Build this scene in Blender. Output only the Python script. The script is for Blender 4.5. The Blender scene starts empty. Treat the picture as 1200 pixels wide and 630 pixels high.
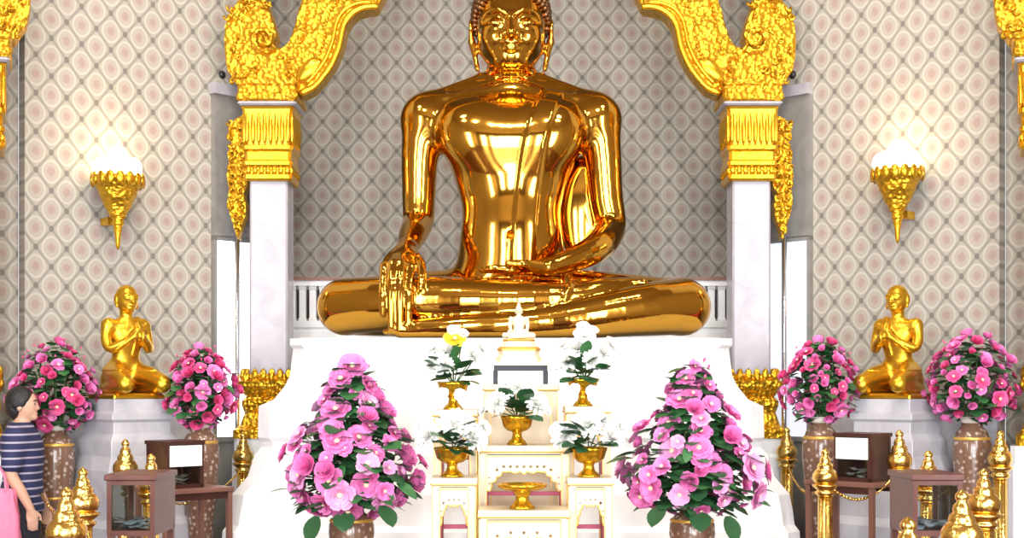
import bpy, bmesh, math, random
import numpy as np
from mathutils import Vector, Matrix
from mathutils.geometry import tessellate_polygon
random.seed(7)
PI = math.pi
SC = bpy.context.scene
COL = SC.collection
F = 1500.0; HY = 455.0; EYE = 1.6

def PX(px, py, d):
    """measured photo position -> world point at distance d (used to size up the place)"""
    return Vector(((px - 600) / F * d, d, EYE + (HY - py) / F * d))

# ------------------------------------------------------------------ materials
def nodes(name):
    m = bpy.data.materials.new(name); m.use_nodes = True
    nt = m.node_tree
    return m, nt, nt.nodes['Principled BSDF']

def mat(name, col, rough=.5, metal=0., bump=0., bscale=30., spec=.5, var=0., vscale=6., btype='noise', coat=0., trans=0., emit=None, es=0.):
    m, nt, b = nodes(name)
    b.inputs['Base Color'].default_value = (*col, 1)
    b.inputs['Roughness'].default_value = rough
    b.inputs['Metallic'].default_value = metal
    b.inputs['Specular IOR Level'].default_value = spec
    b.inputs['Coat Weight'].default_value = coat
    b.inputs['Transmission Weight'].default_value = trans
    if emit:
        b.inputs['Emission Color'].default_value = (*emit, 1); b.inputs['Emission Strength'].default_value = es
    tc = nt.nodes.new('ShaderNodeTexCoord')
    if var > 0:
        n = nt.nodes.new('ShaderNodeTexNoise'); n.inputs['Scale'].default_value = vscale; n.inputs['Detail'].default_value = 5
        nt.links.new(tc.outputs['Object'], n.inputs['Vector'])
        mx = nt.nodes.new('ShaderNodeMix'); mx.data_type = 'RGBA'
        mx.inputs['A'].default_value = (*[c * (1 - var) for c in col], 1)
        mx.inputs['B'].default_value = (*[min(1, c * (1 + var)) for c in col], 1)
        nt.links.new(n.outputs['Fac'], mx.inputs['Factor']); nt.links.new(mx.outputs['Result'], b.inputs['Base Color'])
    if bump > 0:
        if btype == 'voronoi':
            t = nt.nodes.new('ShaderNodeTexVoronoi'); t.inputs['Scale'].default_value = bscale; out = t.outputs['Distance']
        else:
            t = nt.nodes.new('ShaderNodeTexNoise'); t.inputs['Scale'].default_value = bscale; t.inputs['Detail'].default_value = 4; out = t.outputs['Fac']
        nt.links.new(tc.outputs['Object'], t.inputs['Vector'])
        bp = nt.nodes.new('ShaderNodeBump'); bp.inputs['Strength'].default_value = bump; bp.inputs['Distance'].default_value = .02
        nt.links.new(out, bp.inputs['Height']); nt.links.new(bp.outputs['Normal'], b.inputs['Normal'])
    return m

def marble(name, c0, c1, rough=.25, scale=3., vein=.35):
    m, nt, b = nodes(name)
    tc = nt.nodes.new('ShaderNodeTexCoord')
    n = nt.nodes.new('ShaderNodeTexNoise'); n.inputs['Scale'].default_value = scale; n.inputs['Detail'].default_value = 8; n.inputs['Distortion'].default_value = 1.4
    nt.links.new(tc.outputs['Object'], n.inputs['Vector'])
    r = nt.nodes.new('ShaderNodeValToRGB')
    r.color_ramp.elements[0].position = .5 - vein; r.color_ramp.elements[0].color = (*c0, 1)
    r.color_ramp.elements[1].position = .5 + vein * .6; r.color_ramp.elements[1].color = (*c1, 1)
    nt.links.new(n.outputs['Fac'], r.inputs['Fac']); nt.links.new(r.outputs['Color'], b.inputs['Base Color'])
    b.inputs['Roughness'].default_value = rough
    return m

def wallpaper(name, ox, oz, W=.2417, H=.2875):
    """diamond lattice paper with pale ogee rings, rosy centres and grey-green crossing dots"""
    m, nt, b = nodes(name)
    L = nt.links.new
    def M(op, a, c=None, clamp=False):
        n = nt.nodes.new('ShaderNodeMath'); n.operation = op; n.use_clamp = clamp
        for i, v in enumerate((a, c)):
            if v is None: continue
            if isinstance(v, (int, float)): n.inputs[i].default_value = v
            else: L(v, n.inputs[i])
        return n.outputs[0]
    def step(v, e, w):          # 1 below e, soft width w
        n = nt.nodes.new('ShaderNodeMapRange'); n.interpolation_type = 'SMOOTHSTEP'
        L(v, n.inputs['Value']); n.inputs['From Min'].default_value = e - w; n.inputs['From Max'].default_value = e + w
        n.inputs['To Min'].default_value = 1; n.inputs['To Max'].default_value = 0
        return n.outputs[0]
    tc = nt.nodes.new('ShaderNodeTexCoord'); sp = nt.nodes.new('ShaderNodeSeparateXYZ')
    L(tc.outputs['Object'], sp.inputs[0])
    u = M('DIVIDE', M('SUBTRACT', sp.outputs[0], ox), W); v = M('DIVIDE', M('SUBTRACT', sp.outputs[2], oz), H)
    def cell(t): return M('ABSOLUTE', M('SUBTRACT', M('FRACT', M('ADD', t, 100.5)), .5))
    fa = cell(M('ADD', u, v)); fb = cell(M('SUBTRACT', u, v))
    mx = M('MAXIMUM', fa, fb)
    r = M('SQRT', M('ADD', M('MULTIPLY', fa, fa), M('MULTIPLY', fb, fb)))
    # ogee: pull the ring towards the four tips
    og = M('ADD', M('MULTIPLY', r, .85), M('MULTIPLY', mx, .16))
    ga = M('SUBTRACT', .5, fa); gb = M('SUBTRACT', .5, fb)
    rd = M('SQRT', M('ADD', M('MULTIPLY', ga, ga), M('MULTIPLY', gb, gb)))
    nz = nt.nodes.new('ShaderNodeTexNoise'); nz.inputs['Scale'].default_value = 55; nz.inputs['Detail'].default_value = 3
    L(tc.outputs['Object'], nz.inputs['Vector'])
    def mix(a, c, f):
        n = nt.nodes.new('ShaderNodeMix'); n.data_type = 'RGBA'
        L(f, n.inputs['Factor'])
        for k, x in (('A', a), ('B', c)):
            if isinstance(x, tuple): n.inputs[k].default_value = (*x, 1)
            else: L(x, n.inputs[k])
        return n.outputs['Result']
    c = mix(GROUND, LATT, M('SUBTRACT', 1, step(mx, .452, .02)))             # lattice lines
    ring = M('MULTIPLY', step(og, .435, .03), M('SUBTRACT', 1, step(og, .35, .03)))
    c = mix(c, RING, ring)
    c = mix(c, INNER, step(og, .34, .03))
    jit = M('ADD', og, M('MULTIPLY', M('SUBTRACT', nz.outputs['Fac'], .5), .22))
    c = mix(c, ROSE, M('MULTIPLY', step(jit, .17, .05), .85))
    c = mix(c, DOT, step(rd, .115, .025))
    L(c, b.inputs['Base Color']); b.inputs['Roughness'].default_value = .7
    return m
GROUND = (.385, .35, .29); LATT = (.275, .26, .222); RING = (.49, .46, .395); INNER = (.41, .355, .305); ROSE = (.37, .262, .23); DOT = (.185, .165, .145)

MT = {}
MT['statue'] = mat('polished_gold', (.72, .38, .055), .085, 1., bump=.03, bscale=3.)
MT['hair'] = mat('gold_dark_curls', (.20, .095, .04), .35, .9)
MT['leafgold'] = mat('carved_gilding', (.74, .415, .025), .33, .85, bump=1., bscale=26., btype='voronoi')
MT['leafgold_s'] = mat('smooth_gilding', (.78, .44, .025), .25, .85, bump=.12, bscale=20)
MT['brass'] = mat('brass', (.88, .58, .16), .2, 1., bump=.25, bscale=35)
MT['monkgold'] = mat('bright_gold_leaf', (.80, .47, .035), .3, .9, bump=.08, bscale=40)
MT['white'] = marble('white_marble', (.78, .78, .80), (.90, .89, .88), .3)
MT['shaft'] = marble('pale_lilac_marble', (.36, .335, .38), (.48, .455, .50), .25, 5.)
MT['grey'] = marble('grey_marble', (.33, .33, .37), (.60, .59, .63), .12, 4.)
MT['pilaster'] = marble('polished_grey_marble', (.20, .19, .18), (.29, .28, .26), .12, 4.)
MT['stone_dark'] = marble('dark_stone', (.05, .045, .06), (.14, .12, .13), .2, 4.)  # dark colour stands for the shade behind the balusters
MT['pedestal'] = marble('soft_white_marble', (.36, .355, .40), (.60, .59, .62), .3, 3.)
MT['wood'] = mat('reddish_wood', (.115, .028, .016), .4, var=.35, vscale=14, coat=.05)
MT['wood_dark'] = mat('dark_brown_wood', (.06, .02, .016), .4, var=.3, vscale=12, coat=.05)
MT['wood_pale'] = mat('rosy_wood', (.24, .11, .08), .45, var=.25, vscale=12)
MT['cream'] = mat('cream_lacquer', (.82, .69, .46), .35)
MT['goldline'] = mat('gold_paint', (.80, .46, .10), .35, .5)
MT['ebony'] = mat('ebony', (.018, .014, .028), .5)
MT['red'] = mat('crimson_lacquer', (.55, .05, .13), .4)
MT['paper'] = mat('white_paper', (.92, .92, .92), .8)
MT['black'] = mat('black_plastic', (.015, .015, .017), .35)
MT['steel'] = mat('steel', (.7, .72, .78), .2, 1.)
MT['skin'] = mat('skin', (.62, .36, .25), .5, var=.06)
MT['hairblack'] = mat('black_hair', (.012, .010, .012), .45, bump=.4, bscale=90)
MT['trouser'] = mat('dark_cloth', (.022, .022, .035), .8)
MT['pinkbag'] = mat('pink_cloth', (.85, .22, .36), .7, bump=.4, bscale=25, var=.2)
MT['pink'] = mat('pink_petal', (.95, .23, .55), .55, var=.22, vscale=9)
MT['pinkdeep'] = mat('rose_petal', (.80, .10, .30), .55, var=.25, vscale=9)
MT['pinkpale'] = mat('pale_pink_petal', (.95, .40, .68), .55, var=.15, vscale=9)
MT['yolk'] = mat('flower_heart', (.95, .80, .52), .7)
MT['whitepetal'] = mat('white_petal', (.90, .90, .86), .6)
MT['yellowpetal'] = mat('yellow_petal', (.90, .72, .05), .6)
MT['leaf'] = mat('green_leaf', (.045, .16, .05), .4, var=.35, vscale=12)
MT['leafdark'] = mat('dark_leaf', (.028, .10, .035), .45, var=.35, vscale=12)
MT['stem'] = mat('stem_green', (.08, .17, .05), .6)
MT['carpet'] = mat('red_brown_floor', (.12, .045, .035), .35, var=.25, vscale=2)
MT['ceil'] = mat('ceiling_paint', (.30, .21, .12), .8)
MT['hall'] = mat('hall_wall', (.33, .25, .16), .75, var=.15, vscale=2)
MT['notes'] = mat('banknote_paper', (.50, .58, .66), .8, var=.4, vscale=25)
MT['bulb'] = mat('lamp_glow', (1, .9, .7), .5, emit=(1., .80, .52), es=3.2)
m, nt, b = nodes('clear_glass'); b.inputs['Base Color'].default_value = (.95, .97, .97, 1); b.inputs['Roughness'].default_value = .03
tr_ = nt.nodes.new('ShaderNodeBsdfTransparent'); tr_.inputs[0].default_value = (.93, .96, .95, 1); mx_ = nt.nodes.new('ShaderNodeMixShader'); fr_ = nt.nodes.new('ShaderNodeFresnel'); fr_.inputs[0].default_value = 1.4
gl_ = nt.nodes.new('ShaderNodeBsdfGlossy'); gl_.inputs['Roughness'].default_value = .03
nt.links.new(fr_.outputs[0], mx_.inputs[0]); nt.links.new(tr_.outputs[0], mx_.inputs[1]); nt.links.new(gl_.outputs[0], mx_.inputs[2]); nt.links.new(mx_.outputs[0], nt.nodes['Material Output'].inputs[0]); MT['glass'] = m
def stripes():
    m, nt, b = nodes('navy_striped_knit')
    tc = nt.nodes.new('ShaderNodeTexCoord'); sp = nt.nodes.new('ShaderNodeSeparateXYZ'); nt.links.new(tc.outputs['Object'], sp.inputs[0])
    a = nt.nodes.new('ShaderNodeMath'); a.operation = 'MULTIPLY'; a.inputs[1].default_value = 1 / .052; nt.links.new(sp.outputs[2], a.inputs[0])
    f = nt.nodes.new('ShaderNodeMath'); f.operation = 'FRACT'; nt.links.new(a.outputs[0], f.inputs[0])
    r = nt.nodes.new('ShaderNodeValToRGB'); r.color_ramp.interpolation = 'CONSTANT'
    e = r.color_ramp.elements; e[0].position = 0; e[0].color = (.022, .025, .085, 1); e[1].position = .76; e[1].color = (.40, .36, .46, 1)
    nt.links.new(f.outputs[0], r.inputs[0]); nt.links.new(r.outputs[0], b.inputs['Base Color']); b.inputs['Roughness'].default_value = .8
    return m
MT['shirt'] = stripes()
def vasemat():
    m, nt, b = nodes('mother_of_pearl_inlay')
    tc = nt.nodes.new('ShaderNodeTexCoord'); v = nt.nodes.new('ShaderNodeTexVoronoi'); v.inputs['Scale'].default_value = 26
    nt.links.new(tc.outputs['Object'], v.inputs['Vector'])
    r = nt.nodes.new('ShaderNodeValToRGB'); e = r.color_ramp.elements
    e[0].position = .12; e[0].color = (.62, .50, .42, 1); e[1].position = .42; e[1].color = (.20, .105, .065, 1)
    nt.links.new(v.outputs['Distance'], r.inputs[0]); nt.links.new(r.outputs[0], b.inputs['Base Color'])
    b.inputs['Roughness'].default_value = .22; b.inputs['Coat Weight'].default_value = .4
    return m
MT['vase'] = vasemat()

# ------------------------------------------------------------------ mesh building
class MB:
    def __init__(s): s.v = []; s.f = []; s.m = []; s.cur = 0; s.sm = []; s.smooth = True
    def add(s, v, f):
        o = len(s.v); s.v += [tuple(p) for p in v]
        for q in f: s.f.append([i + o for i in q]); s.m.append(s.cur); s.sm.append(s.smooth)
        return s
    def box(s, lo, hi, rot=0, piv=(0, 0)):
        x0, y0, z0 = lo; x1, y1, z1 = hi
        v = [(x0, y0, z0), (x1, y0, z0), (x1, y1, z0), (x0, y1, z0), (x0, y0, z1), (x1, y0, z1), (x1, y1, z1), (x0, y1, z1)]
        sm = s.smooth; s.smooth = False
        s.add(v, [(0, 3, 2, 1), (4, 5, 6, 7), (0, 1, 5, 4), (1, 2, 6, 5), (2, 3, 7, 6), (3, 0, 4, 7)]); s.smooth = sm
        return s
    def ring(s, rings, closed=True, cap=True):
        n = len(rings[0]); v = [p for r in rings for p in r]; f = []
        for i in range(len(rings) - 1):
            for j in range(n):
                k = (j + 1) % n
                f.append((i * n + j, i * n + k, (i + 1) * n + k, (i + 1) * n + j))
        if cap:
            f.append(tuple(reversed(range(n)))); f.append(tuple((len(rings) - 1) * n + j for j in range(n)))
        return s.add(v, f)
    def lathe(s, prof, n=28, c=(0, 0, 0), flute=0, fd=.0, cap=True):
        rs = []
        for r, z in prof:
            rr = []
            for j in range(n):
                a = 2 * PI * j / n
                q = max(r, 1e-4) * (1 - (fd * (.5 + .5 * math.cos(a * flute)) if flute else 0))
                rr.append((c[0] + q * math.cos(a), c[1] + q * math.sin(a), c[2] + z))
            rs.append(rr)
        return s.ring(rs, cap=cap)
    def sq(s, prof, c=(0, 0, 0), asp=1., ch=.12):
        """square section with cut corners, prof = (half width, z)"""
        rs = []
        for w, z in prof:
            d = w * asp if asp <= 1 else w + (asp - 1); k = ch * w
            rs.append([(c[0] + x, c[1] + y, c[2] + z) for x, y in ((-w + k, -d), (w - k, -d), (w, -d + k), (w, d - k), (w - k, d), (-w + k, d), (-w, d - k), (-w, -d + k))])
        sm = s.smooth; s.smooth = False; s.ring(rs); s.smooth = sm
        return s
    def rect(s, prof, c=(0, 0, 0), k=.05):
        """rectangular section, prof = (half x, half y, z)"""
        rs = [[(c[0] + x, c[1] + y, c[2] + z) for x, y in ((-w + k, -d), (w - k, -d), (w, -d + k), (w, d - k), (w - k, d), (-w + k, d), (-w, d - k), (-w, -d + k))] for w, d, z in prof]
        sm = s.smooth; s.smooth = False; s.ring(rs); s.smooth = sm
        return s
    def tube(s, pts, rad, n=10, cap=True):
        P = [Vector(p) for p in pts]; N = len(P)
        if not isinstance(rad, (list, tuple)): rad = [rad] * N
        t0 = (P[1] - P[0]).normalized(); up = Vector((0, 0, 1)) if abs(t0.z) < .9 else Vector((1, 0, 0))
        nn = t0.cross(up).normalized(); rs = []
        for i in range(N):
            t = (P[min(i + 1, N - 1)] - P[max(i - 1, 0)]).normalized()
            nn = (nn - t * nn.dot(t)).normalized(); bb = t.cross(nn)
            rs.append([P[i] + (nn * math.cos(2 * PI * j / n) + bb * math.sin(2 * PI * j / n)) * rad[i] for j in range(n)])
        return s.ring(rs, cap=cap)
    def ell(s, c, r, n=12, mtx=None):
        rs = []; m = max(4, n // 2)
        for i in range(m + 1):
            th = PI * (i / m) - PI / 2; th = max(min(th, PI / 2 - .02), -PI / 2 + .02)
            rr = []
            for j in range(n):
                a = 2 * PI * j / n; q = Vector((r[0] * math.cos(th) * math.cos(a), r[1] * math.cos(th) * math.sin(a), r[2] * math.sin(th)))
                if mtx: q = mtx @ q
                rr.append(Vector(c) + q)
            rs.append(rr)
        return s.ring(rs)
    def prism(s, poly, y0, y1, holes=()):
        """polygon in x,z given front depth y0 and back depth y1"""
        loops = [poly] + list(holes)
        def area(p): return sum(p[i][0] * p[(i + 1) % len(p)][1] - p[(i + 1) % len(p)][0] * p[i][1] for i in range(len(p)))
        loops = [l if (area(l) > 0) == (k == 0) else l[::-1] for k, l in enumerate(loops)]
        flat = [p for l in loops for p in l]; n = len(flat)
        tri = tessellate_polygon([[Vector((p[0], p[1], 0)) for p in l] for l in loops])
        v = [(p[0], y0, p[1]) for p in flat] + [(p[0], y1, p[1]) for p in flat]; f = []
        for t in tri:
            a, b2, c2 = [Vector(flat[i]) for i in t]
            if (b2 - a).cross(c2 - a) < 0: t = t[::-1]
            f.append(tuple(t)); f.append(tuple(i + n for i in reversed(t)))
        o = 0
        for l in loops:
            for i in range(len(l)):
                j = (i + 1) % len(l); f.append((o + j, o + i, o + i + n, o + j + n))
            o += len(l)
        sm = s.smooth; s.smooth = False; s.add(v, f); s.smooth = sm
        return s
    def patch(s, grid):
        n = len(grid[0]); v = [p for r in grid for p in r]
        return s.add(v, [(i * n + j, i * n + j + 1, (i + 1) * n + j + 1, (i + 1) * n + j) for i in range(len(grid) - 1) for j in range(n - 1)])
    def mesh(s, name, mats):
        me = bpy.data.meshes.new(name); me.from_pydata(s.v, [], s.f)
        for m in (mats if isinstance(mats, (list, tuple)) else [mats]): me.materials.append(MT[m] if isinstance(m, str) else m)
        me.polygons.foreach_set('material_index', s.m); me.polygons.foreach_set('use_smooth', s.sm); me.update()
        return me

def arr_mesh(name, V, Q, m):
    me = bpy.data.meshes.new(name); me.vertices.add(len(V)); me.vertices.foreach_set('co', V.astype(np.float32).ravel())
    n = len(Q); me.loops.add(n * 4); me.loops.foreach_set('vertex_index', Q.astype(np.int32).ravel())
    me.polygons.add(n); me.polygons.foreach_set('loop_start', np.arange(0, n * 4, 4, dtype=np.int32))
    me.polygons.foreach_set('use_smooth', np.ones(n, dtype=bool)); me.update(calc_edges=True); me.validate()
    me.materials.append(MT[m]); return me

def ob(name, me, parent=None, loc=(0, 0, 0), rz=0., bevel=0.):
    o = bpy.data.objects.new(name, me); COL.objects.link(o); o.location = loc; o.rotation_euler = (0, 0, rz)
    if parent: o.parent = parent
    if bevel:
        b = o.modifiers.new('bevel', 'BEVEL'); b.width = bevel; b.segments = 2; b.limit_method = 'ANGLE'; b.angle_limit = .6
    return o
def tag(o, label, cat, group=None, kind=None):
    o['label'] = label; o['category'] = cat
    if group: o['group'] = group
    if kind: o['kind'] = kind
    return o
def thing(name, label, cat, loc=(0, 0, 0), rz=0., group=None):
    o = bpy.data.objects.new(name, None); COL.objects.link(o); o.empty_display_size = .1
    o.location = loc; o.rotation_euler = (0, 0, rz)
    return tag(o, label, cat, group)
def struct(name, me, loc=(0, 0, 0), rz=0., label=None, parent=None):
    o = ob(name, me, parent, loc, rz); o['kind'] = 'structure'
    if label: o['label'] = label
    return o
def dup(o, loc, rz=None, label=None, group=None):
    def cp(s, par):
        c = s.copy(); COL.objects.link(c)
        if par: c.parent = par
        for ch in s.children: cp(ch, c)
        return c
    r = cp(o, None); r.location = loc
    if rz is not None: r.rotation_euler = (0, 0, rz)
    if label: r['label'] = label
    if group: r['group'] = group
    return r

# ------------------------------------------------------------------ distance-field sculpting
def spl(ks, vs, n=300):
    ks = np.array(ks, float); vs = np.array(vs, float); X = np.linspace(ks[0], ks[-1], n)
    d = np.diff(vs) / np.diff(ks); mm = np.concatenate([[d[0]], (d[1:] + d[:-1]) / 2, [d[-1]]])
    i = np.clip(np.searchsorted(ks, X) - 1, 0, len(ks) - 2); h = ks[i + 1] - ks[i]; t = (X - ks[i]) / h
    Y = (2*t**3-3*t**2+1)*vs[i] + (t**3-2*t**2+t)*h*mm[i] + (-2*t**3+3*t**2)*vs[i+1] + (t**3-t**2)*h*mm[i+1]
    return lambda q: np.interp(q, X, Y)
def curve(pts, n):
    P = np.array(pts, float); s = np.arange(len(P)); q = np.linspace(0, len(P) - 1, n)
    return np.stack([spl(s, P[:, k])(q) for k in range(P.shape[1])], 1)

class Field:
    def __init__(s, xs, ys, zs):
        s.x, s.y, s.z = [np.asarray(a, np.float32) for a in (xs, ys, zs)]
        s.F = np.full((len(s.x), len(s.y), len(s.z)), 9., np.float32)
    def blk(s, lo, hi):
        sl = [slice(max(np.searchsorted(a, l) - 1, 0), min(np.searchsorted(a, h) + 1, len(a))) for a, l, h in zip((s.x, s.y, s.z), lo, hi)]
        return tuple(sl), s.x[sl[0]][:, None, None], s.y[sl[1]][None, :, None], s.z[sl[2]][None, None, :]
    def put(s, sl, d, k, sub=False):
        f = s.F[sl]
        if sub: f, d = -f, d
        if k > 0:
            h = np.maximum(k - np.abs(f - d), 0) / k; r = np.minimum(f, d) - h * h * k * .25
        else: r = np.minimum(f, d)
        s.F[sl] = -r if sub else r
    def tube(s, pts, k=.03, n=None, sub=False, sq=None):
        """pts rows: x, y, z, radius"""
        P = np.array(pts, float)
        if n: P = curve(P, n)
        R = P[:, 3].max(); mg = R + k + .06
        sl, X, Y, Z = s.blk(P[:, :3].min(0) - mg, P[:, :3].max(0) + mg); D = None
        for a, b in zip(P[:-1], P[1:]):
            ab = b[:3] - a[:3]; L = max((ab ** 2).sum(), 1e-9)
            t = np.clip(((X - a[0]) * ab[0] + (Y - a[1]) * ab[1] + (Z - a[2]) * ab[2]) / L, 0, 1)
            d = np.sqrt((X - a[0] - t * ab[0]) ** 2 + (Y - a[1] - t * ab[1]) ** 2 + (Z - a[2] - t * ab[2]) ** 2) - (a[3] + t * (b[3] - a[3]))
            D = d if D is None else np.minimum(D, d)
        s.put(sl, D, k, sub)
    def ell(s, c, r, k=.03, sub=False, R=None):
        mg = max(r) + k + .06; c = np.array(c, float)
        sl, X, Y, Z = s.blk(c - mg, c + mg); x, y, z = X - c[0], Y - c[1], Z - c[2]
        if R is not None:
            x, y, z = [R[i][0] * x + R[i][1] * y + R[i][2] * z for i in range(3)]
        k0 = np.sqrt((x / r[0]) ** 2 + (y / r[1]) ** 2 + (z / r[2]) ** 2); k1 = np.sqrt((x / r[0]**2) ** 2 + (y / r[1]**2) ** 2 + (z / r[2]**2) ** 2)
        s.put(sl, k0 * (k0 - 1) / np.maximum(k1, 1e-6), k, sub)
    def loftd(s, tab, e=2.3, pad=.1):
        """tab rows: z, half x, half y, centre x, centre y"""
        T = np.array(tab, float); z = T[:, 0]; f = [spl(z, T[:, i]) for i in range(1, 5)]
        w = T[:, 1:3].max() + pad
        sl, X, Y, Z = s.blk((T[:, 3].min() - w, T[:, 4].min() - w, z[0] - pad), (T[:, 3].max() + w, T[:, 4].max() + w, z[-1] + pad))
        a, b, cx, cy = [g(Z) for g in f]
        q = ((np.abs(X - cx) / a) ** e + (np.abs(Y - cy) / b) ** e) ** (1 / e)
        d = (q - 1) * np.minimum(a, b)
        return sl, np.maximum(d, np.maximum(z[0] - Z, Z - z[-1])), X, Y, Z
    def loft(s, tab, k=.05, e=2.3):
        sl, d, *_ = s.loftd(tab, e); s.put(sl, d, k)
    def surface(s, smooth=3):
        S = s.F < 0; nx, ny, nz = S.shape
        c = [S[i:nx - 1 + i, j:ny - 1 + j, k:nz - 1 + k] for i in (0, 1) for j in (0, 1) for k in (0, 1)]
        cnt = sum(a.astype(np.int8) for a in c); act = (cnt > 0) & (cnt < 8)
        I, J, K = np.nonzero(act); idx = np.full(act.shape, -1, np.int32); idx[I, J, K] = np.arange(len(I))
        off = [(i, j, k) for i in (0, 1) for j in (0, 1) for k in (0, 1)]
        val = np.stack([s.F[I + i, J + j, K + k] for i, j, k in off], 1)
        acc = np.zeros((len(I), 3)); n = np.zeros(len(I))
        for a in range(8):
            for b in range(a + 1, 8):
                if sum(abs(off[a][q] - off[b][q]) for q in range(3)) != 1: continue
                va, vb = val[:, a], val[:, b]; m = (va < 0) != (vb < 0)
                t = np.where(m, va / np.where(va == vb, 1, va - vb), 0)
                p = np.array(off[a])[None] + t[:, None] * (np.array(off[b]) - np.array(off[a]))[None]
                acc[m] += p[m]; n[m] += 1
        G = acc / n[:, None] + np.stack([I, J, K], 1)
        V = np.stack([np.interp(G[:, q], np.arange(len(ax)), ax) for q, ax in enumerate((s.x, s.y, s.z))], 1)
        Q = []
        for ax in range(3):
            sa = [slice(None)] * 3; sb = [slice(None)] * 3; sa[ax] = slice(0, -1); sb[ax] = slice(1, None)
            A, B = S[tuple(sa)], S[tuple(sb)]; m = A != B
            u, w = (ax + 1) % 3, (ax + 2) % 3
            for q in (u, w):
                e0 = [slice(None)] * 3; e0[q] = 0; m[tuple(e0)] = False; e0[q] = m.shape[q] - 1; m[tuple(e0)] = False
            P = np.stack(np.nonzero(m), 1); inside = A[m]
            def at(du, dw):
                R = P.copy(); R[:, u] += du; R[:, w] += dw; return idx[R[:, 0], R[:, 1], R[:, 2]]
            q4 = np.stack([at(-1, -1), at(0, -1), at(0, 0), at(-1, 0)], 1)
            q4[~inside] = q4[~inside][:, ::-1]; Q.append(q4)
        Q = np.concatenate(Q); Q = Q[(Q >= 0).all(1)]
        E = np.concatenate([Q[:, [0, 1]], Q[:, [1, 2]], Q[:, [2, 3]], Q[:, [3, 0]]])
        deg = np.bincount(E.ravel(), minlength=len(V)).astype(float)[:, None]
        for lam in (.55, -.50) * smooth:
            W = np.stack([np.bincount(E[:, 0], V[E[:, 1], q], len(V)) + np.bincount(E[:, 1], V[E[:, 0], q], len(V)) for q in range(3)], 1) / np.maximum(deg, 1)
            V = V + lam * (W - V)
        return V, Q

def grid(a, b, h): return np.arange(a, b + h, h)
def mir(p): return [(-q[0], *q[1:]) for q in p]
DOOR = 480; SPOT = 62; SIDE = 350; EXPO = 0.42
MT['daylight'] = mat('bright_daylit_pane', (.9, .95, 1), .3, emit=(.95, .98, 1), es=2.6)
MT['daylight_dim'] = mat('dim_daylit_pane', (.6, .62, .68), .15, emit=(.8, .83, .95), es=.6)  # glow put in for daylight reflected on the right pilaster
MT['figure'] = mat('ivory_and_gilt', (.93, .84, .62), .25, .35)
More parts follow.
